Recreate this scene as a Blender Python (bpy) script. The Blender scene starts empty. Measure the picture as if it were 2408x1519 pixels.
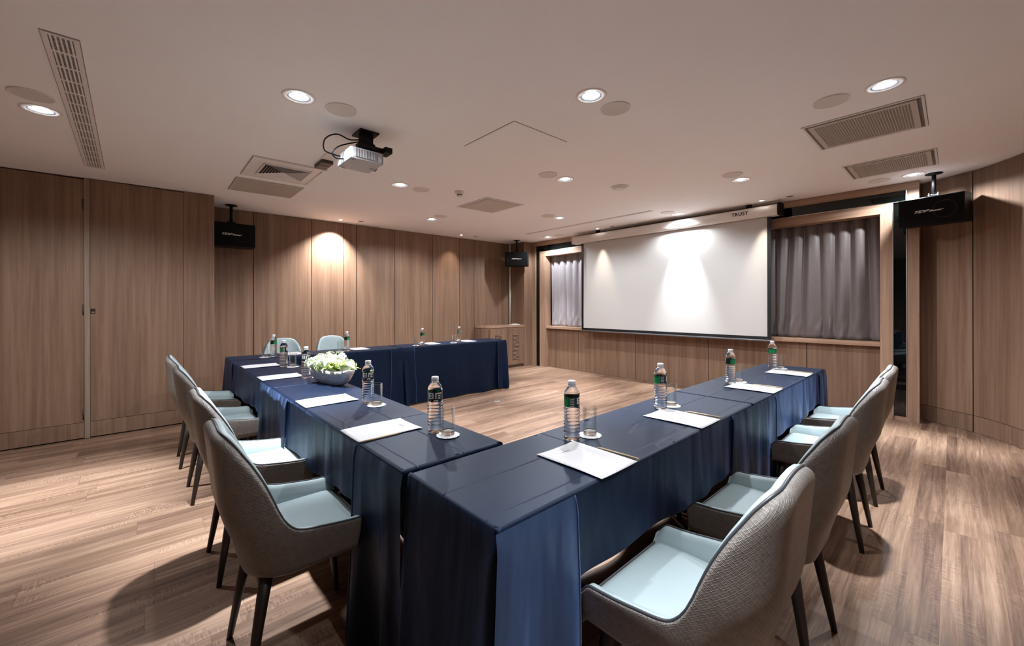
import bpy, bmesh, math, random
from mathutils import Vector, Matrix
PI = math.pi
sc = bpy.context.scene
C = sc.collection
random.seed(7)
def lerp(a, b, t): return a + (b - a) * t
def sst(a, b, x):
    t = max(0., min(1., (x - a) / (b - a))); return t * t * (3 - 2 * t)
def zc(x, y): return 2.525 + .017 * y - .002 * x      # the ceiling climbs very slightly towards the screen wall

# ------------------------------------------------------------------ materials
class NB:
    def __init__(s, name):
        s.m = bpy.data.materials.new(name); s.m.use_nodes = True
        s.t = s.m.node_tree; s.n = s.t.nodes; s.l = s.t.links
        s.p = s.n['Principled BSDF']
    def new(s, typ, ins=None, **kw):
        n = s.n.new(typ)
        for k, v in kw.items(): setattr(n, k, v)
        for k, v in (ins or {}).items():
            if isinstance(v, bpy.types.NodeSocket): s.l.new(v, n.inputs[k])
            else: n.inputs[k].default_value = v
        return n
    def math(s, op, a, b=0., c=0.):
        n = s.n.new('ShaderNodeMath'); n.operation = op
        for i, v in enumerate((a, b, c)):
            if isinstance(v, bpy.types.NodeSocket): s.l.new(v, n.inputs[i])
            else: n.inputs[i].default_value = v
        return n.outputs[0]
    def ramp(s, f, stops):
        n = s.n.new('ShaderNodeValToRGB'); cr = n.color_ramp
        while len(cr.elements) < len(stops): cr.elements.new(.5)
        for e, (p, c) in zip(cr.elements, stops): e.position = p; e.color = (*c, 1)
        s.l.new(f, n.inputs[0]); return n.outputs[0]
    def mix(s, f, a, b, mode='MIX'):
        n = s.n.new('ShaderNodeMix'); n.data_type = 'RGBA'; n.blend_type = mode
        for i, v in ((0, f), (6, a), (7, b)):
            if isinstance(v, bpy.types.NodeSocket): s.l.new(v, n.inputs[i])
            else: n.inputs[i].default_value = v if i == 0 else (*v, 1)
        return n.outputs[2]
    def noise(s, vec, scale, detail=6, rough=.6, dist=0.):
        n = s.new('ShaderNodeTexNoise', {'Scale': scale, 'Detail': detail, 'Roughness': rough, 'Distortion': dist})
        s.l.new(vec, n.inputs['Vector']); return n.outputs[0]
    def map(s, vec, scale=(1, 1, 1), rot=(0, 0, 0), loc=(0, 0, 0)):
        n = s.new('ShaderNodeMapping', {'Scale': scale, 'Rotation': rot, 'Location': loc})
        s.l.new(vec, n.inputs[0]); return n.outputs[0]
    def bump(s, h, strength=.3, dist=.002, prev=None):
        n = s.new('ShaderNodeBump', {'Strength': strength, 'Distance': dist})
        s.l.new(h, n.inputs['Height'])
        if prev is not None: s.l.new(prev, n.inputs['Normal'])
        return n.outputs[0]
    def set(s, **kw):
        for k, v in kw.items():
            k = k.replace('_', ' ')
            if isinstance(v, bpy.types.NodeSocket): s.l.new(v, s.p.inputs[k])
            elif isinstance(v, tuple) and len(v) == 3: s.p.inputs[k].default_value = (*v, 1)
            else: s.p.inputs[k].default_value = v
        return s.m

def plain(name, col, rough=.5, **kw):
    b = NB(name); return b.set(Base_Color=col, Roughness=rough, **kw)

def wood_wall(name, light, mid, dark, along='Z'):
    b = NB(name)
    co = b.new('ShaderNodeTexCoord').outputs['Object']
    geo = b.new('ShaderNodeNewGeometry').outputs['Random Per Island']
    off = b.new('ShaderNodeCombineXYZ', {0: b.math('MULTIPLY', geo, 37.), 1: b.math('MULTIPLY', geo, 11.), 2: b.math('MULTIPLY', geo, 5.)}).outputs[0]
    v = b.new('ShaderNodeVectorMath', {0: co, 1: off}, operation='ADD').outputs[0]
    s1, s2, s3 = ((34, 34, 1.1), (9, 9, .35), (150, 150, 6)) if along == 'Z' else ((1.1, 34, 34), (.35, 9, 9), (6, 150, 150))
    n1 = b.noise(b.map(v, s1), 1., 7, .62, .4)
    n2 = b.noise(b.map(v, s2), 1., 4, .55, .3)
    n3 = b.noise(b.map(v, s3), 1., 3, .6)
    f = b.math('ADD', b.math('MULTIPLY', n1, .5), b.math('ADD', b.math('MULTIPLY', n2, .38), b.math('MULTIPLY', n3, .12)))
    c = b.ramp(f, [(.36, dark), (.5, mid), (.64, light)])
    g = b.math('MULTIPLY_ADD', geo, .22, .89)
    c = b.new('ShaderNodeHueSaturation', {'Color': c, 'Value': g}).outputs[0]
    return b.set(Base_Color=c, Roughness=.5, Specular_IOR_Level=.25, Normal=b.bump(f, .25, .0015))

M = {}
M['wood'] = wood_wall('wall_veneer', (.270, .170, .115), (.212, .129, .085), (.155, .090, .059))
M['wood_h'] = wood_wall('frame_veneer_lengthwise', (.45, .295, .208), (.34, .215, .148), (.24, .146, .098), 'X')
M['wood_v'] = wood_wall('frame_veneer_upright', (.45, .295, .208), (.34, .215, .148), (.24, .146, .098))
M['groove'] = plain('dark_groove', (.03, .019, .013), .8)
M['post'] = wood_wall('pale_edge_strip', (.34, .26, .20), (.27, .20, .15), (.19, .135, .10))

def floor_mat():
    b = NB('floor_planks')
    co = b.new('ShaderNodeTexCoord').outputs['Object']
    s = b.new('ShaderNodeSeparateXYZ', {0: co}).outputs
    W, L = .19, 1.22
    u = b.math('DIVIDE', b.math('ADD', s[0], .0375), W)
    pid = b.math('FLOOR', u); fu = b.math('FRACT', u)
    r1 = b.new('ShaderNodeTexWhiteNoise', {'W': pid}, noise_dimensions='1D').outputs[0]
    vv = b.math('ADD', b.math('DIVIDE', s[1], L), b.math('MULTIPLY', r1, 7.3))
    vid = b.math('FLOOR', vv); fv = b.math('FRACT', vv)
    key = b.new('ShaderNodeCombineXYZ', {0: pid, 1: vid}).outputs[0]
    r2 = b.new('ShaderNodeTexWhiteNoise', {'Vector': key}, noise_dimensions='3D').outputs[0]
    off = b.new('ShaderNodeCombineXYZ', {0: b.math('MULTIPLY', r2, 31.), 1: b.math('MULTIPLY', r2, 77.), 2: r2}).outputs[0]
    v = b.new('ShaderNodeVectorMath', {0: co, 1: off}, operation='ADD').outputs[0]
    n1 = b.noise(b.map(v, (46, 1.7, 1)), 1., 7, .62, .9)
    n2 = b.noise(b.map(v, (15, .8, 1)), 1., 3, .5, .7)
    n3 = b.noise(b.map(v, (210, 8, 1)), 1., 4, .7)
    # strips inside a plank and cross saw marks
    sid = b.math('FLOOR', b.math('MULTIPLY', u, 3.))
    r3 = b.new('ShaderNodeTexWhiteNoise', {'Vector': b.new('ShaderNodeCombineXYZ', {0: sid, 1: vid}).outputs[0]}, noise_dimensions='3D').outputs[0]
    saw = b.noise(b.map(v, (26, 150, 1)), 1., 2, .5)
    sawm = b.math('MULTIPLY', b.math('GREATER_THAN', b.noise(b.map(v, (9, 2.2, 1)), 1., 2, .5), .58), b.math('SUBTRACT', saw, .5))
    f = b.math('ADD', b.math('MULTIPLY', n1, .42), b.math('MULTIPLY', n2, .22))
    f = b.math('ADD', f, b.math('MULTIPLY', n3, .20))
    f = b.math('ADD', f, b.math('MULTIPLY', r2, .085))
    f = b.math('ADD', f, b.math('MULTIPLY', r3, .075))
    f = b.math('ADD', f, b.math('MULTIPLY', sawm, .34))
    c = b.ramp(f, [(.34, (.075, .040, .026)), (.44, (.150, .086, .059)), (.53, (.245, .150, .104)), (.64, (.385, .258, .188))])
    warm = b.mix(b.math('MULTIPLY', r3, .38), c, (.40, .26, .15))
    c = b.mix(.5, c, warm)
    e1 = b.math('MINIMUM', fu, b.math('SUBTRACT', 1., fu)); e2 = b.math('MINIMUM', fv, b.math('SUBTRACT', 1., fv))
    seam = b.math('MAXIMUM', b.math('LESS_THAN', e1, .006), b.math('LESS_THAN', e2, .0012))
    c = b.mix(b.math('MULTIPLY', seam, .45), c, (.08, .05, .035))
    rg = b.math('MULTIPLY_ADD', n1, .2, .34)
    return b.set(Base_Color=c, Roughness=rg, Specular_IOR_Level=.35, Normal=b.bump(f, .12, .001))
M['floor'] = floor_mat()

b = NB('ceiling_paint')
co = b.new('ShaderNodeTexCoord').outputs['Object']
M['ceil'] = b.set(Base_Color=b.ramp(b.noise(co, .9, 3), [(.3, (.90, .875, .885)), (.7, (.92, .895, .90))]), Roughness=.9, Specular_IOR_Level=.1)

def cloth_mat(name, c1, c2, rough, sheen=.5):
    b = NB(name)
    co = b.new('ShaderNodeTexCoord').outputs['Object']
    s = b.new('ShaderNodeSeparateXYZ', {0: co}).outputs
    n1 = b.noise(b.map(co, (3.2, 5, 2.4)), 1., 3, .5, .8)
    n2 = b.noise(co, 420., 2, .5)
    weave = b.noise(b.map(co, (900, 900, 900)), 1., 1, .5)
    top = b.math('GREATER_THAN', s[2], -.004)
    # pressed fold lines of the laundered cloth
    def ridge(x, pos, w):
        d = b.math('ABSOLUTE', b.math('SUBTRACT', x, pos))
        return b.math('MAXIMUM', b.math('SUBTRACT', 1., b.math('DIVIDE', d, w)), 0.)
    r = b.math('MAXIMUM', ridge(s[1], .245, .004), b.math('MAXIMUM', ridge(s[0], .60, .005), ridge(s[0], 1.21, .005)))
    r = b.math('MAXIMUM', r, b.math('MULTIPLY', ridge(s[1], .055, .004), .6))
    r = b.math('MULTIPLY', r, top)
    bm = b.bump(b.math('MULTIPLY', n1, b.math('MULTIPLY_ADD', top, -.75, 1.)), .6, .012)
    side = b.math('SUBTRACT', 1., top)
    vf = b.noise(b.map(co, (6.5, 6.5, 1.5)), 1., 1.5, .5, .8)
    bm = b.bump(b.math('MULTIPLY', vf, side), .6, .022, bm)
    vo = b.new('ShaderNodeTexVoronoi', {'Vector': b.map(co, (2.3, 3.6, 1)), 'Scale': 1.}, feature='DISTANCE_TO_EDGE').outputs[0]
    msk = b.math('GREATER_THAN', b.noise(b.map(co, (1.6, 1.6, 1)), 1., 1, .5), .56)
    cr = b.math('MULTIPLY', b.math('MULTIPLY', b.math('MAXIMUM', b.math('SUBTRACT', 1., b.math('DIVIDE', vo, .035)), 0.), msk), top)
    bm = b.bump(cr, .6, .003, bm)
    bm = b.bump(r, .9, .0022, bm)
    bm = b.bump(n2, .12, .0006, bm)
    c = b.mix(b.math('MULTIPLY', n2, 1.), c1, c2)
    m = b.set(Base_Color=c, Roughness=rough, Specular_IOR_Level=.22, Specular_Tint=(.35, .58, 1.),
              Sheen_Weight=sheen, Sheen_Roughness=.35, Sheen_Tint=(.25, .42, .9), Normal=bm)
    return m
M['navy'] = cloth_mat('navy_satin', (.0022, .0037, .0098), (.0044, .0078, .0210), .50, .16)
M['navy_sheen'] = cloth_mat('navy_reverse_sheen', (.017, .026, .055), (.033, .050, .098), .45, .6)  # reverse side of the satin, its sheen put into a lighter base colour

def weave_mat():
    b = NB('woven_taupe')
    uv = b.new('ShaderNodeTexCoord').outputs['UV']
    v = b.map(uv, (1, 1, 1), (0, 0, math.radians(45)))
    br = b.new('ShaderNodeTexBrick', {'Vector': v, 'Color1': (.27, .27, .27, 1), 'Color2': (.62, .62, .62, 1), 'Mortar': (1, 1, 1, 1), 'Scale': 1., 'Mortar Size': .0011, 'Mortar Smooth': .8, 'Bias': 0., 'Brick Width': .018, 'Row Height': .009}, offset=.5)
    v2 = b.map(uv, (1, 1, 1), (0, 0, math.radians(-45)), (.004, .003, 0))
    b2 = b.new('ShaderNodeTexBrick', {'Vector': v2, 'Color1': (.27, .27, .27, 1), 'Color2': (.62, .62, .62, 1), 'Mortar': (1, 1, 1, 1), 'Scale': 1., 'Mortar Size': .0011, 'Mortar Smooth': .8, 'Bias': 0., 'Brick Width': .018, 'Row Height': .009}, offset=.5)
    fine = b.noise(b.map(uv, (900, 900, 1)), 1., 2, .6)
    f = b.math('ADD', b.math('MULTIPLY', b.math('ADD', br.outputs['Color'], b2.outputs['Color']), .4), b.math('MULTIPLY', fine, .2))
    c = b.ramp(f, [(.25, (.125, .108, .096)), (.6, (.18, .158, .142)), (.92, (.29, .268, .25))])
    return b.set(Base_Color=c, Roughness=.42, Specular_IOR_Level=.5, Normal=b.bump(f, .9, .003))
M['weave'] = weave_mat()
b = NB('pale_leather')
co = b.new('ShaderNodeTexCoord').outputs['Object']
M['leather'] = b.set(Base_Color=b.mix(b.noise(co, 5., 3), (.31, .385, .40), (.35, .425, .44)), Roughness=.42, Specular_IOR_Level=.4, Normal=b.bump(b.noise(co, 500., 3), .08, .0005))
M['piping'] = plain('dark_piping', (.045, .05, .056), .4)
M['leg'] = plain('dark_stained_leg', (.022, .015, .012), .45)
M['black_glass'] = plain('black_glass', (.0015, .003, .0026), .03, Specular_IOR_Level=.5)
M['silver'] = plain('brushed_silver', (.62, .60, .56), .3, Metallic=1.)
M['white_plastic'] = plain('white_plastic', (.72, .69, .66), .4)
M['proj_white'] = plain('projector_white', (.42, .42, .44), .4)
M['grille_grey'] = plain('vent_grey', (.18, .15, .14), .6)
M['vent_white'] = plain('vent_enamel', (.78, .74, .72), .5)
M['vent_beige'] = plain('vent_beige', (.56, .50, .45), .55)
M['vent_dark'] = plain('vent_cavity', (.045, .035, .03), .8)
M['cover'] = plain('cover_cloth', (.70, .64, .61), .8)
M['black'] = plain('black_plastic', (.004, .004, .0045), .5, Specular_IOR_Level=.2)
M['black_matt'] = plain('black_grille', (.004, .004, .0045), .75, Specular_IOR_Level=.15)
M['brown_box'] = plain('dark_brown_plastic', (.045, .03, .025), .5)
M['steel'] = plain('bracket_steel', (.5, .5, .52), .35, Metallic=1.)
M['logo_white'] = plain('logo_white', (.75, .75, .75), .4)
M['logo_red'] = plain('logo_dark_red', (.07, .006, .008), .4)
M['paper'] = plain('paper_white', (.60, .595, .61), .75)
M['ink'] = plain('ink_grey', (.30, .30, .32), .7)
M['ink_pale'] = plain('ink_pale', (.66, .63, .60), .7)
M['pencil'] = plain('pencil_wood', (.55, .40, .24), .5)
M['lead'] = plain('pencil_lead', (.05, .045, .05), .4)
M['coaster'] = plain('coaster_paper', (.78, .78, .78), .8)
M['cap'] = plain('cap_white', (.75, .76, .78), .35)
M['label_black'] = plain('label_black', (.006, .007, .009), .3)
M['label_green'] = plain('label_green', (.0, .16, .05), .3)
M['label_white'] = plain('label_white', (.5, .5, .5), .4)
M['lock'] = plain('pull_brown', (.035, .012, .008), .35)
M['hinge'] = plain('hinge_dark', (.05, .035, .028), .5)
M['screen'] = plain('screen_white', (.53, .515, .50), .55, Specular_IOR_Level=.3)
M['screen_black'] = plain('screen_border', (.006, .0065, .008), .4)
M['case'] = plain('case_white', (.74, .70, .67), .32)
M['brass'] = plain('floor_box_metal', (.38, .35, .33), .4, Metallic=.8)
b = NB('clear_bottle'); M['pet'] = b.set(Base_Color=(.97, .985, 1.), Roughness=.015, IOR=1.25, Transmission_Weight=1.)
b = NB('clear_glass')      # thin glass wall: see-through with a Fresnel gloss
fr_ = b.new('ShaderNodeFresnel', {'IOR': 1.5}).outputs[0]
tr_ = b.new('ShaderNodeBsdfTransparent', {'Color': (.975, .985, .98, 1)}).outputs[0]
gl_ = b.new('ShaderNodeBsdfGlossy', {'Color': (1, 1, 1, 1), 'Roughness': .02}).outputs[0]
mx_ = b.new('ShaderNodeMixShader', {0: b.math('MINIMUM', b.math('MULTIPLY', fr_, .55), .28), 1: tr_, 2: gl_}).outputs[0]
b.l.new(mx_, b.n['Material Output'].inputs[0]); M['glass'] = b.m
b = NB('solid_glass_base'); M['glass_base'] = b.set(Base_Color=(1, 1, 1), Roughness=.02, IOR=1.4, Transmission_Weight=1.)
b = NB('mirrored_bowl')
co = b.new('ShaderNodeTexCoord').outputs['Object']
vo = b.new('ShaderNodeTexVoronoi', {'Vector': co, 'Scale': 60.})
M['bowl'] = b.set(Base_Color=(.45, .44, .44), Metallic=.3, Roughness=.35, Normal=b.bump(vo.outputs[0], .6, .004))
b = NB('petal'); co = b.new('ShaderNodeTexCoord').outputs['Object']
M['petal'] = b.set(Base_Color=b.mix(b.noise(co, 30., 3), (.62, .64, .56), (.52, .60, .30)), Roughness=.6, Subsurface_Weight=.0)
b = NB('lime_leaf'); co = b.new('ShaderNodeTexCoord').outputs['Object']
M['leaf'] = b.set(Base_Color=b.ramp(b.noise(co, 26., 4), [(.35, (.12, .22, .015)), (.5, (.36, .50, .06)), (.65, (.68, .78, .30))]), Roughness=.5)

def curtain_mat(name, c1, c2, rough):
    b = NB(name); co = b.new('ShaderNodeTexCoord').outputs['Object']
    n = b.noise(b.map(co, (260, 260, 40)), 1., 3, .6)
    return b.set(Base_Color=b.mix(n, c1, c2), Roughness=rough, Specular_IOR_Level=.6, Sheen_Weight=.25, Sheen_Roughness=.4,
                 Normal=b.bump(b.noise(b.map(co, (14, 14, 5)), 1., 3, .5, .8), .35, .01))
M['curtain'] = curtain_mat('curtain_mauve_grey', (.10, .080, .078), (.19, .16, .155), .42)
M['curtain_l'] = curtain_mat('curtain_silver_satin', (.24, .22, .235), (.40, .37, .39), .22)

def emis(name, col, strength):
    b = NB(name); b.p.inputs['Base Color'].default_value = (0, 0, 0, 1)
    b.p.inputs['Emission Color'].default_value = (*col, 1); b.p.inputs['Emission Strength'].default_value = strength
    return b.m
M['led_cool'] = emis('led_cool', (.93, .96, 1.), 10.)
M['led_warm'] = emis('led_warm', (1., .92, .82), 10.)
M['reflector'] = plain('lamp_reflector', (.20, .20, .215), .45)

# ------------------------------------------------------------------ mesh helpers
class MB:
    def __init__(s): s.b = bmesh.new(); s.uv = None
    def face(s, pts, mi=0, smooth=False):
        f = s.b.faces.new([s.b.verts.new(p) for p in pts]); f.material_index = mi; f.smooth = smooth; return f
    def box(s, x0, y0, z0, x1, y1, z1, mi=0, bev=0.):
        xs, ys, zs = sorted((x0, x1)), sorted((y0, y1)), sorted((z0, z1))
        v = [s.b.verts.new((xs[i], ys[j], zs[k])) for i in (0, 1) for j in (0, 1) for k in (0, 1)]
        fs = [s.b.faces.new([v[i] for i in q]) for q in ((0, 1, 3, 2), (4, 6, 7, 5), (0, 4, 5, 1), (2, 3, 7, 6), (0, 2, 6, 4), (1, 5, 7, 3))]
        for f in fs: f.material_index = mi
        if bev > 0:
            ed = list({e for f in fs for e in f.edges})
            r = bmesh.ops.bevel(s.b, geom=ed, offset=bev, segments=2, affect='EDGES', profile=.6)
            for f in r['faces']: f.material_index = mi
        return s
    def grid(s, P, mi=0, smooth=True, closed_u=False, uvs=None, flip=False):
        n, m = len(P), len(P[0])
        V = [[s.b.verts.new(p) for p in row] for row in P]
        if uvs is not None and s.uv is None: s.uv = s.b.loops.layers.uv.new('UVMap')
        for i in range(n if closed_u else n - 1):
            for j in range(m - 1):
                i2 = (i + 1) % n
                idx = [(i, j), (i2, j), (i2, j + 1), (i, j + 1)]
                if flip: idx = idx[::-1]
                vs = [V[a][c] for a, c in idx]
                if len({v.co.to_tuple(6) for v in vs}) < 3: continue
                try: f = s.b.faces.new(vs)
                except ValueError: continue
                f.smooth = smooth; f.material_index = mi if not callable(mi) else mi(i, j)
                if uvs is not None:
                    for lp, (a, c) in zip(f.loops, idx):
                        lp[s.uv].uv = uvs(a if not (closed_u and i2 == 0 and a == 0 and i == n - 1) else n, c)
        return V
    def lathe(s, prof, segs=24, c=(0, 0, 0), mi=0, smooth=True, capb=False, capt=False, flip=False):
        P = [[(c[0] + r * math.cos(2 * PI * i / segs), c[1] + r * math.sin(2 * PI * i / segs), c[2] + z) for r, z in prof] for i in range(segs)]
        V = s.grid(P, mi, smooth, closed_u=True, flip=flip)
        for cap, j, rev in ((capb, 0, True), (capt, len(prof) - 1, False)):
            if cap:
                vs = [V[i][j] for i in range(segs)]
                f = s.b.faces.new(vs[::-1] if rev else vs); f.material_index = mi if not callable(mi) else mi(0, min(j, len(prof) - 2))
        return s
    def tube(s, pts, rad, segs=8, mi=0, caps=True):
        pts = [Vector(p) for p in pts]; n = len(pts)
        R = rad if isinstance(rad, (list, tuple)) else [rad] * n
        T = [(pts[min(i + 1, n - 1)] - pts[max(i - 1, 0)]).normalized() for i in range(n)]
        up = Vector((0, 0, 1)) if abs(T[0].z) < .9 else Vector((1, 0, 0))
        P = []
        a = T[0].cross(up).normalized()
        for i in range(n):
            a = (a - T[i] * a.dot(T[i])).normalized(); bb = T[i].cross(a)
            P.append([pts[i] + R[i] * (math.cos(2 * PI * k / segs) * a + math.sin(2 * PI * k / segs) * bb) for k in range(segs + 1)])
        V = s.grid(P, mi, True)
        if caps:
            for row, rev in ((V[0], False), (V[-1], True)):
                vs = row[:-1]
                f = s.b.faces.new(vs[::-1] if rev else vs); f.material_index = mi
        return s
    def obj(s, name, mats, parent=None, loc=(0, 0, 0), rot=(0, 0, 0), weld=True, smooth_by=None):
        if weld: bmesh.ops.remove_doubles(s.b, verts=s.b.verts, dist=1e-5)
        bmesh.ops.recalc_face_normals(s.b, faces=s.b.faces)
        me = bpy.data.meshes.new(name); s.b.to_mesh(me); s.b.free()
        for m in (mats if isinstance(mats, (list, tuple)) else [mats]): me.materials.append(m)
        o = bpy.data.objects.new(name, me); C.objects.link(o)
        o.location = loc; o.rotation_euler = rot
        if parent is not None: o.parent = parent
        return o
def tag(o, label, cat, group=None):
    o['label'] = label; o['category'] = cat
    if group: o['group'] = group
    return o
def thing(name, label, cat, loc=(0, 0, 0), rot=(0, 0, 0), group=None):
    o = bpy.data.objects.new(name, None); C.objects.link(o); o.empty_display_size = .05
    o.location = loc; o.rotation_euler = rot
    return tag(o, label, cat, group)
def struct(o, label=None):
    o['kind'] = 'structure'
    if label: o['label'] = label
    return o
def dup(root, loc, rot, label, group=None, name=None):
    r = root.copy(); C.objects.link(r); r.location = loc; r.rotation_euler = rot; r['label'] = label
    if group: r['group'] = group
    for ch in list(root.children):
        c = ch.copy(); C.objects.link(c); c.parent = r
        for g in list(ch.children):
            d = g.copy(); C.objects.link(d); d.parent = c
    return r

# ------------------------------------------------------------------ room shell
LX = -5.66
def back_x(y): return -6.32 - .05 * (y - .57)
def rwall_pts():
    k = [(-.242, 6.42), (-.10, 6.315), (.137, 6.137), (.297, 5.94), (.425, 5.70), (.53, 5.35), (.62, 4.9), (.72, 4.2), (.83, 3.3), (.95, 2.2), (1.06, 1.0), (1.12, 0.), (1.15, -2.2)]
    out = []
    for i in range(len(k) - 1):
        p0, p1, p2, p3 = k[max(i - 1, 0)], k[i], k[i + 1], k[min(i + 2, len(k) - 1)]
        for j in range(6):
            t = j / 6
            out.append(tuple(.5 * ((2 * p1[a]) + (-p0[a] + p2[a]) * t + (2 * p0[a] - 5 * p1[a] + 4 * p2[a] - p3[a]) * t * t + (-p0[a] + 3 * p1[a] - 3 * p2[a] + p3[a]) * t ** 3) for a in (0, 1)))
    return out + [k[-1]]
RW = rwall_pts()

mb = MB(); mb.box(-7.0, -2.6, -.1, 1.6, 6.8, 0)
struct(mb.obj('floor', M['floor']))

# big ceiling lamps, cloth covers and small spots: (x, y, radius)
DL = [(-3.882, -.491), (-2.65, .682), (-1.487, 2.012), (-.27, 3.23), (-3.947, 1.993), (-2.691, 3.196), (-1.505, 4.641),
      (-.271, 5.848), (-5.296, 3.186), (-4.015, 4.638), (-5.381, 5.859), (-2.727, 5.808)]
SL = [(-6.164, 2.15), (-6.208, 4.373), (-4.197, 5.856), (-1.653, 5.85)]
OFF = [(-.20, .68)]   # lamps of the same grid outside the photograph
def make_ceiling():
    bm = bmesh.new(); edges = []
    def loop(pts):
        vs = [bm.verts.new((x, y, zc(x, y))) for x, y in pts]
        for i in range(len(vs)): edges.append(bm.edges.new((vs[i], vs[(i + 1) % len(vs)])))
    loop([(-7., -2.6), (1.6, -2.6), (1.6, 6.8), (-7., 6.8)])
    for x, y in DL + OFF: loop([(x + .066 * math.cos(a * PI / 16), y + .066 * math.sin(a * PI / 16)) for a in range(32)])
    for x, y in SL: loop([(x + .028 * math.cos(a * PI / 8), y + .028 * math.sin(a * PI / 8)) for a in range(16)])
    bmesh.ops.triangle_fill(bm, edges=edges, use_beauty=True, use_dissolve=False)
    # keep the holes open
    kill = []
    for f in bm.faces:
        c = f.calc_center_median()
        for (x, y), r in [(p, .06) for p in DL + OFF] + [(p, .025) for p in SL]:
            if (c.x - x) ** 2 + (c.y - y) ** 2 < r * r and all((v.co.x - x) ** 2 + (v.co.y - y) ** 2 < (r * 1.2) ** 2 for v in f.verts): kill.append(f); break
    bmesh.ops.delete(bm, geom=kill, context='FACES')
    for f in bm.faces:
        if f.normal.z > 0: f.normal_flip()
    me = bpy.data.meshes.new('ceiling'); bm.to_mesh(me); bm.free(); me.materials.append(M['ceil'])
    o = bpy.data.objects.new('ceiling', me); C.objects.link(o); return struct(o)
make_ceiling()
mb = MB()     # slab above keeps the room dark outside the lamps
mb.box(-7.1, -2.7, 2.9, 1.7, 6.9, 3.0)
for x0, y0, x1, y1 in ((-7.1, -2.7, -7.0, 6.9), (1.6, -2.7, 1.7, 6.9), (-7.1, 6.8, 1.7, 6.9), (-7.1, -2.7, 1.7, -2.6)): mb.box(x0, y0, -.1, x1, y1, 2.9)
struct(mb.obj('wall_outer', plain('raw_plaster', (.2, .2, .2), .9)))

def panel_wall(name, pts, seams, base_z, mats=None, zt=None, gap=.009, rec=.012, depth=.06, side=1, bgap=.004):
    """vertical panels along polyline pts (room to the left of travel when side=1); seams = distances along it"""
    L = [0.]
    for a, b_ in zip(pts, pts[1:]): L.append(L[-1] + math.hypot(b_[0] - a[0], b_[1] - a[1]))
    def at(d):
        d = max(0., min(L[-1], d))
        for i in range(len(L) - 1):
            if d <= L[i + 1] + 1e-9:
                t = (d - L[i]) / max(1e-9, L[i + 1] - L[i])
                x, y = lerp(pts[i][0], pts[i + 1][0], t), lerp(pts[i][1], pts[i + 1][1], t)
                # smoothed normal
                a, b_ = pts[max(i - 0, 0)], pts[min(i + 1, len(pts) - 1)]
                tx, ty = b_[0] - a[0], b_[1] - a[1]; n = math.hypot(tx, ty)
                return x, y, -ty / n * side, tx / n * side
    mb = MB()
    cuts = [0.] + sorted(seams) + [L[-1]]
    top = (lambda x, y: zc(x, y) - .003) if zt is None else (lambda x, y: zt)
    def strip(d0, d1, off, mi, za, zb_f, matmi):
        ds = [d0] + [l for l in L if d0 < l < d1] + [d1]
        for z0, z1f in ((za, zb_f),):
            row = []
            for d in ds:
                x, y, nx, ny = at(d)
                row.append([(x - nx * off, y - ny * off, z0), (x - nx * off, y - ny * off, z1f if z1f is not None else top(x, y))])
            mb.grid(row, matmi, smooth=len(ds) > 2)
    for a, c in zip(cuts, cuts[1:]):
        d0 = a + (gap / 2 if a > 0 else 0); d1 = c - (gap / 2 if c < L[-1] else 0)
        if base_z:
            strip(d0, d1, 0, 0, .003, base_z - bgap / 2, 0)
            strip(d0, d1, 0, 0, base_z + bgap / 2, None, 0)
        else: strip(d0, d1, 0, 0, .003, None, 0)
    strip(0, L[-1], rec, 1, .001, None, 1)
    return struct(mb.obj(name, mats or [M['wood'], M['groove']], weld=True))

# back wall (behind the far tables), seams measured along y
bx0 = (back_x(.573), .573); bx1 = (back_x(5.93), 5.93)
panel_wall('wall_back', [bx1, bx0], [5.93 - s for s in (5.69, 4.915, 4.543, 3.915, 3.147, 2.477, 2.274, 1.804, 1.063)], None)
panel_wall('wall_column_return', [(back_x(.573), .573), (LX, .573)], [], None)
# left wall : column face, door leaf, post, door leaf
panel_wall('wall_left', [(LX, .573), (LX, .300)], [], .16)
panel_wall('wall_left_far', [(LX, -1.36), (LX, -2.2)], [], .16)
panel_wall('wall_front', [(LX, -2.2), (1.15, -2.2)], [1.2, 2.4, 3.6, 4.8, 6.0], .16)
def door(n, y0, y1, lab, pull):
    mb = MB()
    t = zc(LX, (y0 + y1) / 2) - .012
    mb.box(LX - .035, y0, .012, LX - .001, y1, .158)
    mb.box(LX - .035, y0, .162, LX - .001, y1, t)
    mb.box(LX - .034, y0 + .001, .157, LX - .010, y1 - .001, .163, 1)
    o = struct(mb.obj('door_%d' % n, [M['wood'], M['groove']]), lab)
    if pull:
        y = -.385
        mb = MB(); mb.box(LX - .004, y - .016, 1.212, LX + .004, y + .016, 1.262, 0, .002); mb.box(LX + .003, y - .009, 1.219, LX + .0055, y + .009, 1.231, 1)
        mb.obj('door_pull', [M['lock'], M['post']], o)['label'] = 'dark brown square flush pull'
    return o
door(1, -.404, .297, 'plain wood veneer door leaf with a small dark pull', True)
d2 = door(2, -1.355, -.446, 'plain wood veneer door leaf at the left picture edge', False)
for z in (2.267, 1.25, .24):
    mb = MB(); mb.tube([(LX + .001, -.450, z - .05), (LX + .001, -.450, z + .05)], .006, 8); mb.obj('hinge', M['hinge'], d2)
mb = MB(); mb.box(LX - .03, -.444, .003, LX + .006, -.4065, zc(LX, -.42) - .003, 0, .002); struct(mb.obj('trim_1', M['post']), 'pale upright edge strip between the two door leaves')
mb = MB(); mb.box(LX - .07, -1.37, .0, LX - .04, .31, 2.5); mb.box(LX - .10, -2.2, 0, LX - .07, .56, 2.52); struct(mb.obj('wall_behind_doors', M['groove']))

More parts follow.
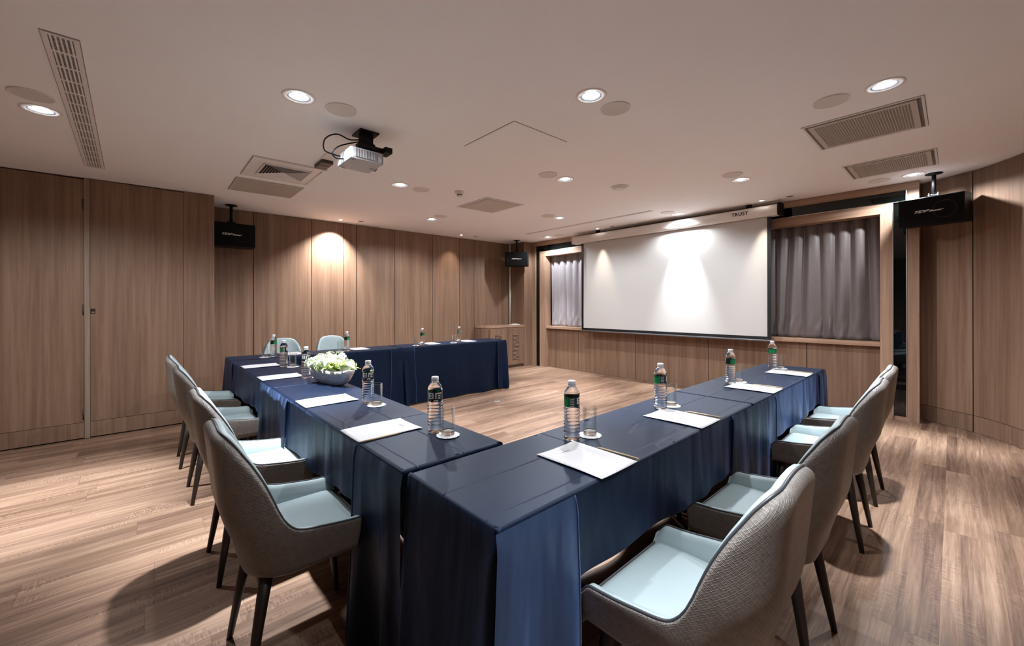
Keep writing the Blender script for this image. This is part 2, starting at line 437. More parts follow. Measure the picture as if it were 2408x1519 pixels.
# end wall of the corner niche and pillar
panel_wall('wall_niche', [(-6.128, 5.93), (back_x(5.93), 5.93)], [], None)
panel_wall('wall_pillar', [(-6.128, 6.17), (-6.128, 5.93)], [], None)
mb = MB(); mb.tube([(back_x(5.9) + .035, 5.905, .88), (back_x(5.9) + .035, 5.905, zc(-6.5, 5.9) - .002)], .022, 12)
tag(mb.obj('cable_duct', plain('duct_white', (.62, .58, .52), .5)), 'pale upright cable duct in the corner above the low cabinet', 'duct')

# screen wall: outer wood frame, black glass band, inner wood frame, sill, low panel
YF = 6.17
def bx(name, x0, y0, z0, x1, y1, z1, m, lab=None, bev=.002, parent=None):
    mb = MB(); mb.box(x0, y0, z0, x1, y1, z1, 0, bev); o = mb.obj(name, m, parent)
    if parent is None: struct(o, lab)
    return o
def sloped_bar(name, x0, x1, z0, y0, y1, m, lab):
    mb = MB()
    a = [(x, y, z0) for x, y in ((x0, y0), (x1, y0), (x1, y1), (x0, y1))]; c = [(x, y, zc(x, y) - .003) for x, y, _ in a]
    mb.face(a); mb.face(c)
    for i in range(4): j = (i + 1) % 4; mb.face([a[i], a[j], c[j], c[i]])
    return struct(mb.obj(name, m), lab)
sloped_bar('trim_2', -6.127, -.242, 2.545, YF, YF + .20, M['wood_h'], 'wood header board along the ceiling over the black glass band')
sloped_bar('trim_3', -6.127, -6.012, .0, YF + .001, YF + .20, M['wood_v'], 'narrow wood stile left of the black glass strip')
bx('trim_4', -.340, YF + .0005, .0, -.242, YF + .30, 2.545, M['wood_v'], 'right outer wood stile of the screen wall frame')
bx('trim_5', -6.012, YF + .015, 2.424, -.340, YF + .10, 2.544, M['black_glass'], 'glossy black glass band above the curtains', 0)
bx('trim_6', -6.008, YF + .012, .002, -5.905, YF + .1, 2.424, M['black_glass'], 'upright black glass strip at the left of the screen wall', 0)
bx('trim_7', -.449, YF + .018, .045, -.342, YF + .1, 2.424, M['black_glass'], 'upright black glass strip at the right of the screen wall', 0)
bx('trim_8', -.455, YF + .016, .0, -.335, YF + .1, .044, M['wood_h'], 'wood foot piece under the right black glass strip', 0)
bx('trim_9', -5.90, YF - .004, 2.312, -.451, YF + .16, 2.424, M['wood_h'], 'wood lintel over the curtained window')
bx('trim_10', -5.90, YF - .003, .0, -5.73, YF + .16, 2.311, M['wood_v'], 'left wood jamb of the curtained window')
bx('trim_11', -.556, YF - .003, .0, -.451, YF + .16, 2.311, M['wood_v'], 'right wood jamb of the curtained window')
bx('trim_12', -5.728, YF + .005, .806, -.558, YF + .20, .856, M['wood_h'], 'wood window sill under the curtains and screen')
for nm, x in (('trim_13', -.4495), ('trim_14', -.3415)):
    bx(nm, x - .0035, YF - .006, .045, x + .0035, YF + .02, 2.424 if x < -.4 else 2.545, M['silver'], 'thin silver edge profile beside the right black glass strip' if x < -.4 else 'thin silver edge profile at the outer side of the right black glass', 0)
mb = MB(); mb.box(-6.0, YF + .013, 2.421, -.34, YF - .006, 2.426); struct(mb.obj('trim_15', M['silver']), 'thin silver line under the black glass band')
panel_wall('wall_screen', [(-.556, 6.255), (-5.73, 6.255)], [a - .556 for a in (1.26, 2.475, 3.70, 4.93, 5.52)], None, zt=.806)
mb = MB(); mb.box(-5.74, 6.40, .80, -.54, 6.44, 2.36); struct(mb.obj('window_1', plain('dark_window', (.01, .01, .012), .2)), 'dark window pane hidden behind the curtains')

# curved right wall
def plen(pts, x):
    L = 0
    for a, c in zip(pts, pts[1:]):
        d = math.hypot(c[0] - a[0], c[1] - a[1])
        if a[0] <= x <= c[0]: return L + d * (x - a[0]) / (c[0] - a[0])
        L += d
s0 = plen(RW, .137)
RWr = RW[::-1]
tot = sum(math.hypot(c[0] - a[0], c[1] - a[1]) for a, c in zip(RW, RW[1:]))
panel_wall('wall_right', RWr, [tot - s for s in (s0, s0 + 1.22, s0 + 2.44, s0 + 3.66, s0 + 4.88, s0 + 6.1)], .17)

# ------------------------------------------------------------------ curtains
def curtain(name, x0, x1, pleats, mat, seed, lab, amp=.028):
    rnd = random.Random(seed); N = pleats * 22; Z0, Z1 = .862, 2.335; R = 36
    ph = [rnd.uniform(-.35, .35) for _ in range(pleats + 2)]; am = [rnd.uniform(.6, 1.25) for _ in range(pleats + 2)]
    drift = [rnd.uniform(-.05, .05) for _ in range(pleats + 2)]
    P = []
    for i in range(N + 1):
        u = i / N * pleats; k = int(u); f = u - k
        row = []
        for j in range(R + 1):
            t = j / R; z = lerp(Z1, Z0, t)
            a = lerp(am[k], am[k + 1], f); p = lerp(ph[k], ph[k + 1], f) * (.3 + t)
            w = math.sin(2 * PI * (u + p * .5))
            w = math.copysign(abs(w) ** lerp(.8, 1.2, t), w)
            y = 6.345 + amp * a * w * (1 - .12 * t) + .010 * math.sin(6 * PI * u / pleats + 3 * t) * t
            y += .014 * math.exp(-((t - .93) / .06) ** 2) * math.sin(u * 5.1 + seed) + .006 * math.sin(u * 13 + t * 30) * sst(.7, 1, t)
            x = lerp(x0, x1, i / N) + lerp(drift[k], drift[k + 1], f) * t + .012 * math.cos(2 * PI * u)
            row.append((max(-5.728, min(-.562, x)), min(y, 6.392), z))
        P.append(row)
    mb = MB(); mb.grid(P)
    o = mb.obj(name, mat); m = o.modifiers.new('t', 'SOLIDIFY'); m.thickness = .002
    return tag(o, lab, 'curtain')
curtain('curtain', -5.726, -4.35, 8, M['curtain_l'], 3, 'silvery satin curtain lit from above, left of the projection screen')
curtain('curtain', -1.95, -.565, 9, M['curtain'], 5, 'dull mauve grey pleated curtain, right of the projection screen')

# ------------------------------------------------------------------ projection screen
t = thing('projection_screen', 'white pull-down projection screen with black border hung from its roller case', 'projection screen', (-3.12, 6.0, 2.43))
def rel(mb_, name, m, par): 
    o = mb_.obj(name, m); o.parent = par; o.matrix_parent_inverse = Matrix.Translation(-Vector(par.location)); return o
mb = MB(); N = 60
P = [[(lerp(-4.615, -1.628, i / N), 6.0 + .004 * math.sin(i / N * 19) * (j / 20) * (.4 + .6 * (j / 20)) + .003 * math.sin(i / N * 7 + j / 4.), lerp(2.43, .868, j / 20)) for j in range(21)] for i in range(N + 1)]
mb.grid(P); rel(mb, 'screen_fabric', M['screen'], t)
mb = MB()
for x0, x1 in ((-4.655, -4.613), (-1.630, -1.588)): mb.box(x0, 5.992, .83, x1, 6.0045, 2.43)
mb.box(-4.655, 5.993, .828, -1.588, 6.0045, .870)
rel(mb, 'black_border', M['screen_black'], t)['label'] = 'black border of the fabric'
mb = MB(); mb.box(-4.67, 5.985, .808, -1.575, 6.012, .828, 0, .004); rel(mb, 'weight_bar', plain('bar_grey', (.22, .22, .24), .3, Metallic=.7), t)['label'] = 'grey bottom weight bar'
mb = MB(); prof = []
for k in range(17):
    a = -PI * .5 + PI * k / 16
    prof.append((5.965 - .055 * math.cos(a), 2.505 + .070 * math.sin(a)))
prof += [(6.06, 2.575), (6.06, 2.435)]
P = [[(x, y, z) for y, z in prof + prof[:1]] for x in (-4.80, -1.50)]
mb.grid(P, smooth=False)
mb.face([(-4.80, y, z) for y, z in prof])
case = rel(mb, 'roller_case', M['case'], t)
mb = MB(); mb.box(-1.50, 5.905, 2.425, -1.455, 6.07, 2.588, 0, .018); rel(mb, 'end_cap', M['black'], t)['label'] = 'black end cap'
mb = MB(); mb.box(-4.815, 5.905, 2.43, -4.80, 6.06, 2.58, 0, .006); rel(mb, 'end_cap', M['case'], t)
for x in (-4.3, -1.85):
    mb = MB(); mb.box(x - .03, 5.99, 2.57, x + .03, 6.04, zc(x, 6.0) - .001); rel(mb, 'ceiling_bracket', M['black'], t)
def text(body, size, mat, name, parent, mat4, shear=0., bold=0., spacing=1., align='CENTER', ext=.0006):
    cu = bpy.data.curves.new(name, 'FONT'); cu.body = body; cu.size = size; cu.shear = shear; cu.offset = bold; cu.space_character = spacing
    cu.align_x = align; cu.align_y = 'CENTER'; cu.extrude = ext; cu.resolution_u = 3
    tmp = bpy.data.objects.new('tmp', cu); C.objects.link(tmp)
    bpy.context.view_layer.update()
    me = bpy.data.meshes.new_from_object(tmp.evaluated_get(bpy.context.evaluated_depsgraph_get()))
    bpy.data.objects.remove(tmp); me.name = name; me.transform(mat4); me.materials.clear(); me.materials.append(mat)
    o = bpy.data.objects.new(name, me); C.objects.link(o)
    o.parent = parent
    return o
# front of the case faces -y: text x -> +x, text y -> +z
FR = Matrix(((1, 0, 0, 0), (0, 0, -1, 0), (0, 1, 0, 0), (0, 0, 0, 1)))
o = text('TRUST', .062, M['black'], 'lettering', case, Matrix.Translation((-1.93, 5.9095, 2.505)) @ FR, bold=.0015, spacing=1.15)
o['label'] = 'black maker lettering on the case'

# ------------------------------------------------------------------ low cabinet in the corner
t = thing('corner_cabinet', 'low curved wooden cabinet with louvred doors in the corner niche', 'cabinet', (-6.3, 5.4, 0))
def cab_front(off=0.):
    p = [(-6.135, 5.925), (-6.135, 5.60), (-6.138, 5.40), (-6.150, 5.22), (-6.18, 5.08), (-6.235, 4.985), (-6.33, 4.94), (-6.45, 4.93), (back_x(4.92) + .02, 4.93)]
    return [(x + off * (1 if y > 5.1 else .4), y - (off if y < 5.1 else 0)) for x, y in p]
def prism(pts_f, z0, z1, name, m, smooth=False):
    mb = MB(); back = [(back_x(4.93) + .02, 4.94), (back_x(5.9) + .02, 5.925)]
    pts = pts_f + [back[1]]
    mb.face([(x, y, z1) for x, y in pts]); mb.face([(x, y, z0) for x, y in pts])
    for i in range(len(pts)):
        a, c = pts[i], pts[(i + 1) % len(pts)]
        mb.face([(a[0], a[1], z0), (c[0], c[1], z0), (c[0], c[1], z1), (a[0], a[1], z1)])
    return rel(mb, name, m, t)
prism(cab_front(0), .05, .832, 'carcass', M['wood'])
prism(cab_front(-.03), .001, .05, 'toe_kick', plain('kick_brown', (.10, .065, .045), .6))
prism(cab_front(.008), .838, .875, 'top_board', M['wood_h'])
for y0, y1 in ((5.015, 5.455), (5.465, 5.905)):
    mb = MB(); f = lambda y: -6.135 - .004 * sst(5.45, 5.3, y) * 3 - (.018 * ((5.3 - y) / .3) ** 2 if y < 5.3 else 0)
    n = 10; ys = [lerp(y0, y1, i / n) for i in range(n + 1)]
    P = [[(f(y) - .001, y, .07), (f(y) + .016, y, .07), (f(y) + .016, y, .815), (f(y) - .001, y, .815)] for y in ys]
    mb.grid(P, smooth=False); mb.face(P[0]); mb.face(P[-1][::-1])
    d = rel(mb, 'door', M['wood'], t)
    ym = (y0 + y1) / 2 - .01; xm = f(ym) + .016
    for k in range(1):
        mb = MB(); mb.box(xm - .004, ym - .085, .165, xm + .0012, ym + .085, .690, 1)
        for q in range(20):
            z = .178 + q * .026
            mb.box(xm - .004, ym - .075, z, xm + .010, ym + .075, z + .011, 0, .003)
        v = rel(mb, 'louvre', [M['wood_h'], M['groove']], t); v.parent = d; v.matrix_parent_inverse = Matrix()
mb = MB(); mb.box(-6.27, 5.62, .876, -6.17, 5.86, .892, 0, .006); mb.box(-6.255, 5.68, .892, -6.19, 5.80, .902, 0, .004)
tag(mb.obj('remote_holder', M['white_plastic']), 'small flat white box lying on the low corner cabinet', 'box')

# ------------------------------------------------------------------ ceiling fixtures
TILT = (math.atan(.017), math.atan(.002), 0)
def at_ceil(x, y, dz=0.): return (x, y, zc(x, y) + dz)
PROTO = {}
def lamp(x, y, lab, small=False, warm=False, group='recessed ceiling lamps', aim=(0, 0)):
    key = (small, warm)
    if key in PROTO:
        dup(PROTO[key], at_ceil(x, y), TILT, lab, group); return
    k = .45 if small else 1.
    t = thing('ceiling_spotlight' if small else 'recessed_downlight', lab, 'ceiling lamp', at_ceil(x, y), TILT, group)
    mb = MB(); mb.lathe([(.066 * k, .002), (.066 * k, -.004), (.088 * k, -.0045), (.093 * k, -.003), (.094 * k, .000)], 40); mb.obj('trim_ring', M['vent_white'], t)
    mb = MB(); mb.lathe([(.0655 * k, .0), (.0655 * k, .045), (.0, .045)], 32); mb.lathe([(.062 * k, -.003), (.056 * k, -.002), (.050 * k, .010), (.040 * k, .016), (.036 * k, .014), (.030 * k, .026)], 32)
    mb.obj('gimbal_ring', M['reflector'], t)
    mb = MB(); mb.lathe([(.0, -.010), (.016 * k, -.009), (.026 * k, -.006), (.031 * k, .002), (.032 * k, .05), (.0, .05)], 32); mb.obj('lens', M['led_warm' if warm else 'led_cool'], t)
    PROTO[key] = t
def spot(x, y, watts, deg, blend, col, z=-.045, rad=.03, aim=None):
    l = bpy.data.lights.new('lamp_beam', 'SPOT'); l.energy = watts; l.spot_size = math.radians(deg); l.spot_blend = blend; l.color = col; l.shadow_soft_size = rad
    o = bpy.data.objects.new('lamp_beam', l); C.objects.link(o); o.location = at_ceil(x, y, z)
    if aim: o.rotation_euler = Vector((aim[0] - x, aim[1] - y, aim[2] - zc(x, y))).to_track_quat('-Z', 'Y').to_euler()
    return o
names = ['over the floor at the left end of the long slot grille', 'nearest the camera, left of centre above the flower bowl', 'nearest the camera, right of centre', 'at the upper right beside the big egg-crate grille',
         'between the projector and the smoke detector', 'beside a round cover, in the middle of the ceiling', 'just right of a round cover, before the screen case', 'brightest one, right behind the hanging speaker mount at right',
         'between the square diffuser and the back wall', 'between the square diffuser and the slot line', 'at the far corner in front of the left curtain', 'against the middle of the screen case']
GL = 'recessed ceiling lamp '
CW, WW = (.90, .95, 1.), (1., .86, .70)
for (x, y), n_ in zip(DL, names): lamp(x, y, GL + n_)
LW = {0: 95, 1: 105, 2: 60, 3: 60, 4: 50, 5: 55, 6: 55, 7: 80, 8: 45, 9: 75, 10: 55, 11: 75}
K = 1.0
for i, (x, y) in enumerate(DL):
    if i == 11: spot(x, y, 160 * K, 46, 1., CW, aim=(-2.74, 6.05, .7), rad=.03); spot(x, y, 25 * K, 150, .6, CW); continue
    spot(x, y, LW[i] * 2.6 * K, 50, 1., CW); spot(x, y, 27 * K, 160, .4, CW)
for x, y in OFF: spot(x, y, 105 * K, 52, 1., CW); spot(x, y, 12 * K, 150, .5, CW)
sn = ['washing the panelled back wall with a bright streak', 'near the far end of the panelled back wall', 'above the left part of the screen case', 'above the lettered right end of the screen case']
for (x, y), n_ in zip(SL, sn): lamp(x, y, 'tiny round warm ceiling spotlight ' + n_, True, True, 'small warm ceiling spotlights')
spot(-6.164, 2.15, 115, 104, 1., (1., .96, .95), aim=(-6.40, 2.02, 1.45), rad=.012)
spot(-6.208, 4.373, 9, 74, 1., WW, aim=(-6.52, 4.25, 1.6), rad=.012)
spot(-4.197, 5.856, 24, 42, 1., WW, aim=(-4.15, 6.05, .8), rad=.012)
spot(-1.653, 5.85, 24, 42, 1., WW, aim=(-1.68, 6.05, .8), rad=.012)

cn = [(-3.636, -.496, 'overlapping the lamp left of the long slot grille'), (-2.649, .931, 'left one of the two nearest the projector'), (-1.479, 2.262, 'just right of the lamp near the ceiling hatch'),
      (-.521, 3.226, 'left of the upper right lamp'), (-3.963, 2.255, 'right of the lamp behind the projector'), (-2.699, 2.947, 'left of the mid ceiling lamp'),
      (-1.499, 4.381, 'left of the lamp before the screen case'), (-.531, 5.855, 'near the wood header left of the right speaker mount'), (-5.027, 3.181, 'right of the lamp near the square diffuser'),
      (-4.02, 4.387, 'left of the lamp between diffuser and slot line'), (-5.103, 5.882, 'right of the far corner lamp'), (-2.772, 5.571, 'left of the bright lamp at the screen case')]
def cover(x, y, lab, r=.095):
    if ('c', r) in PROTO: dup(PROTO[('c', r)], at_ceil(x, y), TILT, lab, 'flat round ceiling covers'); return
    t = thing('ceiling_speaker', lab, 'ceiling speaker', at_ceil(x, y), TILT, 'flat round ceiling covers')
    mb = MB(); mb.lathe([(r, .0), (r, -.007), (r - .006, -.009), (r - .009, -.006)], 40); mb.obj('rim', M['vent_white'], t)
    mb = MB(); mb.lathe([(.001, -.0065), (r - .009, -.006)], 40); mb.obj('cloth_grille', M['cover'], t)
    PROTO[('c', r)] = t
for x, y, n_ in cn: cover(x, y, 'flat round beige ceiling cover ' + n_)
t = thing('fire_detector', 'round ring-shaped ceiling disc alone right of centre before the screen case', 'detector', at_ceil(-2.485, 3.88), TILT)
mb = MB(); mb.lathe([(.100, 0), (.100, -.006), (.088, -.010), (.078, -.008)], 36); mb.obj('base_ring', M['vent_white'], t)
mb = MB(); mb.lathe([(.078, -.008), (.07, -.024), (.052, -.030), (.001, -.031)], 36); mb.obj('cap', M['white_plastic'], t)
t = thing('smoke_detector', 'white smoke detector stepping down from the ceiling above the square diffuser', 'smoke detector', at_ceil(-3.765, 2.63), TILT)
mb = MB(); mb.lathe([(.054, 0), (.054, -.018), (.048, -.024), (.030, -.026)], 32); mb.obj('base', M['white_plastic'], t)
mb = MB(); mb.lathe([(.034, -.024), (.034, -.032), (.031, -.034), (.031, -.050), (.026, -.055), (.001, -.056)], 32); mb.obj('sensor_head', M['white_plastic'], t)
mb = MB(); mb.lathe([(.0315, -.036), (.0325, -.037), (.0325, -.047), (.0315, -.048)], 32); mb.obj('vent_slot', M['grille_grey'], t)
for x, y, n_ in [(-6.103, 2.434, 'right of the bright wall-washing spotlight'), (-6.166, 4.671, 'right of the far spotlight on the back wall'), (-3.919, 5.884, 'above the left part of the screen case'), (-1.355, 5.881, 'above the black end cap of the screen case')]:
    mb = MB(); mb.lathe([(.044, 0), (.044, -.003), (.034, -.004)], 24); mb.lathe([(.034, -.004), (.030, -.001), (.001, -.0008)], 24, mi=1)
    tag(mb.obj('spotlight_off', [M['cover'], M['grille_grey']], loc=at_ceil(x, y), rot=TILT), 'tiny dark unlit round ceiling spot ' + n_, 'ceiling lamp', 'small unlit ceiling spots')

def vent(name, lab, x0, x1, y0, y1, kind, cat='air vent'):
    cx, cy = (x0 + x1) / 2, (y0 + y1) / 2; w, h = (x1 - x0) / 2, (y1 - y0) / 2
    t = thing(name, lab, cat, at_ceil(cx, cy), TILT)
    def ring(a, b_, fr, z, m, nm, lab_=None):
        mb = MB()
        mb.box(-a, -b_, 0, a, -b_ + fr, z); mb.box(-a, b_ - fr, 0, a, b_, z); mb.box(-a, -b_ + fr, 0, -a + fr, b_ - fr, z); mb.box(a - fr, -b_ + fr, 0, a, b_ - fr, z)
        o = mb.obj(nm, m, t, weld=False)
        if lab_: o['label'] = lab_
    g_ = .003 + (0 if kind != 'e' else .012)
    mb = MB(); mb.box(-w - g_, -h - g_, 0, w + g_, h + g_, -.001); mb.obj('shadow_gap', M['grille_grey'], t)
    return t, w, h, ring
# long slot grille at left
t, w, h, ring = vent('slot_grille', 'long narrow white slotted air grille at the upper left', -5.18, -2.75, -.372, -.250, 's')
t.rotation_euler = (TILT[0], TILT[1], math.radians(1.15)); t.location = at_ceil(-3.965, -.316)
ring(w, h, .010, -.006, M['vent_white'], 'frame')
mb = MB(); mb.box(-w + .01, -h + .01, -.0005, w - .01, h - .01, -.0015); mb.obj('cavity', M['vent_dark'], t)
mb = MB(); n = 14; W2, H2 = w - .01, h - .012
for i in range(n + 1):
    x = lerp(-W2, W2, i / n); mb.box(x - .010, -H2, -.002, x + .010, H2, -.005)
for j in range(7):
    y = lerp(-H2, H2, j / 6); mb.box(-W2, y - (.0035 if 0 < j < 6 else .008), -.002, W2, y + (.0035 if 0 < j < 6 else .008), -.0052)
for i in range(int(2 * W2 / .0125)):
    x = -W2 + i * .0125; mb.box(x - .0012, -H2, -.0018, x + .0012, H2, -.003)
o = mb.obj('slot_bars', M['vent_white'], t, weld=False)
# cassette with louvres
t, w, h, ring = vent('air_cassette', 'square white ceiling air cassette with louvred outlet beside the projector', -4.555, -3.935, .665, 1.255, 'c', 'air conditioner')
ring(w, h, .030, -.014, M['vent_white'], 'frame')
mb = MB(); mb.box(-w + .03, -h + .03, -.002, w - .03, h - .03, -.008); mb.obj('face_panel', M['vent_white'], t)
mb = MB(); mb.box(-.19, -.19, -.008, .19, .19, -.0085); mb.obj('cavity', M['vent_dark'], t)
mb = MB()
for i in range(8):
    a = .02 + i * .022
    for sx, sy in ((1, 0), (-1, 0), (0, 1), (0, -1)):
        r0 = a; z0, z1 = -.0085, -.022
        if sx: P = [(sx * r0, -r0, z0), (sx * r0, r0, z0), (sx * (r0 + .012), r0 + .012, z1), (sx * (r0 + .012), -r0 - .012, z1)]
        else: P = [(-r0, sy * r0, z0), (r0, sy * r0, z0), (r0 + .012, sy * (r0 + .012), z1), (-r0 - .012, sy * (r0 + .012), z1)]
        mb.face(P)
mb.box(-.195, -.195, -.008, -.185, .195, -.02); mb.box(.185, -.195, -.008, .195, .195, -.02); mb.box(-.195, -.195, -.008, .195, -.185, -.02); mb.box(-.195, .185, -.008, .195, .195, -.02)
mb.obj('louvre_blades', M['vent_white'], t, weld=False)
t, w, h, ring = vent('return_grille', 'plain greyish return air panel next to the louvred air cassette', -5.24, -4.70, .652, 1.258, 'p')
ring(w, h, .018, -.010, M['vent_beige'], 'frame')
mb = MB(); mb.box(-w + .018, -h + .018, -.001, w - .018, h - .018, -.006)
for i in range(40):
    y = lerp(-h + .03, h - .03, i / 39); mb.box(-w + .03, y - .003, -.006, w - .03, y + .003, -.0085)
mb.obj('mesh_panel', M['vent_beige'], t, weld=False)
for nm, x0, x1, y0, y1, lab in (('egg_crate_grille', -.740, -.130, 3.585, 4.23, 'large egg-crate ceiling grille nearest the right lamp, slightly sagging'), ('egg_crate_grille', -.705, -.102, 4.958, 5.56, 'egg-crate ceiling grille close to the right speaker mount')):
    t, w, h, ring = vent(nm, lab, x0, x1, y0, y1, 'e')
    ring(w + .012, h + .012, .014, -.006, M['vent_white'], 'outer_trim'); ring(w - .022, h - .022, .030, -.010, M['vent_beige'], 'frame')
    mb = MB(); mb.box(-w + .05, -h + .05, -.0005, w - .05, h - .05, -.001); mb.obj('cavity', M['vent_dark'], t)
    mb = MB(); nx, ny = 34, 34
    for i in range(nx + 1):
        x = lerp(-w + .052, w - .052, i / nx); mb.box(x - .0022, -h + .05, -.002, x + .0022, h - .05, -.0085)
    for j in range(ny + 1):
        y = lerp(-h + .052, h - .052, j / ny); mb.box(-w + .05, y - .0022, -.002, w - .05, y + .0022, -.0085)
    mb.obj('crate_core', M['vent_beige'], t, weld=False)
t, w, h, ring = vent('square_diffuser', 'square ceiling diffuser with flat perforated plate in the middle distance', -4.385, -3.755, 3.02, 3.625, 'd')
ring(w, h, .022, -.006, M['vent_white'], 'frame'); ring(w - .03, h - .03, .010, -.010, M['vent_white'], 'inner_trim')
mb = MB(); mb.box(-w + .045, -h + .045, -.004, w - .045, h - .045, -.014, 0, .003); mb.obj('perforated_plate', M['vent_beige'], t)
t, w, h, ring = vent('slot_diffuser', 'thin dark slot diffuser line on the ceiling parallel to the screen', -5.39, -2.86, 5.252, 5.312, 'l')
ring(w, h, .008, -.004, M['vent_white'], 'frame')
mb = MB(); mb.box(-w + .008, -h + .008, -.001, w - .008, h - .008, -.002); mb.obj('slot', M['vent_beige'], t)
# ceiling hatch: fine joint lines
t, w, h, ring = vent('ceiling_hatch', 'flush square access hatch outlined by thin joints right of the projector', -2.632, -2.045, 1.887, 2.445, 'h', 'access hatch')
mb = MB(); mb.box(-w - .004, -h + .003, 0, w - .003, h + .004, -.0025); mb.obj('hatch_panel', M['ceil'], t)

# sensor box by the projector
t = thing('ceiling_box', 'small dark brown box under the ceiling between cassette and projector', 'box', at_ceil(-3.76, 1.165), TILT)
mb = MB(); mb.box(-.11, -.045, 0, .10, .05, -.030, 0, .003); mb.obj('body', M['brown_box'], t)
mb = MB(); mb.box(-.03, -.040, -.0305, .0, .040, -.032); mb.obj('slot', M['grille_grey'], t)
mb = MB(); mb.box(.13, -.060, 0, .285, .060, -.008, 0, .002); mb.obj('mounting_plate', M['vent_white'], t)['label'] = 'white plate'

# ------------------------------------------------------------------ projector
t = thing('projector', 'white ceiling-mounted projector hanging on a black bracket with looping cables', 'projector', (-2.90, 1.15, zc(-2.9, 1.15)))
mb = MB(); mb.box(-3.045, 1.035, 2.300, -2.775, 1.275, 2.385, 0, .016); body = rel(mb, 'housing', M['proj_white'], t)
mb = MB()
mb.box(-2.777, 1.062, 2.318, -2.7735, 1.215, 2.372, 1)
for i in range(14): y = 1.066 + i * .0112; mb.box(-2.775, y, 2.317, -2.7715, y + .0045, 2.373, 0)
v = rel(mb, 'vent_grille', [M['proj_white'], M['grille_grey']], t); v['label'] = 'grey side vent'
mb = MB(); mb.lathe([(.034, 0), (.034, .03), (.028, .034), (.026, .02), (.001, .016)], 24)
ln = mb.obj('lens', M['grille_grey']); ln.parent = t; ln.matrix_parent_inverse = Matrix.Translation(-Vector(t.location)); ln.location = (-2.98, 1.272, 2.345); ln.rotation_euler = (-PI / 2, 0, 0)
mb = MB(); mb.lathe([(.05, -.0), (.05, -.05), (.035, -.052)], 20, (-3.055, 1.10, 2.37)); rel(mb, 'rear_cowl', M['proj_white'], t)
mb = MB()
for x, y in ((-3.01, 1.07), (-2.81, 1.07), (-2.91, 1.24)):
    mb = MB(); mb.lathe([(.001, -.008), (.011, -.008), (.012, 0)], 14, (x, y, 2.300)); rel(mb, 'foot', M['proj_white'], t)
pass
zt = zc(-2.9, 1.2)
mb = MB(); mb.box(-2.97, 1.10, 2.388, -2.83, 1.24, 2.402); mb.box(-2.94, 1.15, 2.40, -2.86, 1.25, 2.47, 0, .01); mb.box(-2.955, 1.16, 2.47, -2.875, 1.24, zt - .002, 0, .004); mb.box(-3.0, 1.13, zt - .012, -2.84, 1.27, zt - .001)
mb.box(-2.86, 1.10, 2.40, -2.80, 1.30, 2.43, 0, .004); mb.box(-2.84, 1.27, 2.385, -2.74, 1.325, 2.425, 0, .004)
rel(mb, 'mount_bracket', M['black'], t)['label'] = 'black bracket'
def catmull(pts, n=10):
    pts = [Vector(p) for p in pts]; out = []
    for i in range(len(pts) - 1):
        p0, p1, p2, p3 = pts[max(i - 1, 0)], pts[i], pts[i + 1], pts[min(i + 2, len(pts) - 1)]
        for j in range(n):
            u = j / n; out.append(.5 * ((2 * p1) + (-p0 + p2) * u + (2 * p0 - 5 * p1 + 4 * p2 - p3) * u * u + (-p0 + 3 * p1 - 3 * p2 + p3) * u ** 3))
    return out + [pts[-1]]
for pts, r in ((((-2.90, 1.18, 2.50), (-2.90, 1.08, 2.47), (-2.88, .98, 2.475), (-2.90, .91, 2.43), (-2.95, .92, 2.37), (-2.97, 1.0, 2.36), (-2.97, 1.036, 2.36)), .0048),
               (((-2.89, 1.17, 2.48), (-2.88, 1.08, 2.44), (-2.87, .99, 2.39), (-2.88, .95, 2.34), (-2.90, .98, 2.315), (-2.90, 1.037, 2.322)), .0048)):
    mb = MB(); mb.tube(catmull(pts), r, 8); rel(mb, 'cable', M['black'], t)
for q in range(3):
    mb = MB(); mb.tube(catmull(((-2.91 + .01 * q, 1.16, 2.48), (-2.87 + .012 * q, 1.12, 2.43), (-2.85 + .012 * q, 1.09, 2.40))), .002, 6); rel(mb, 'bracket_wire', M['steel'], t)

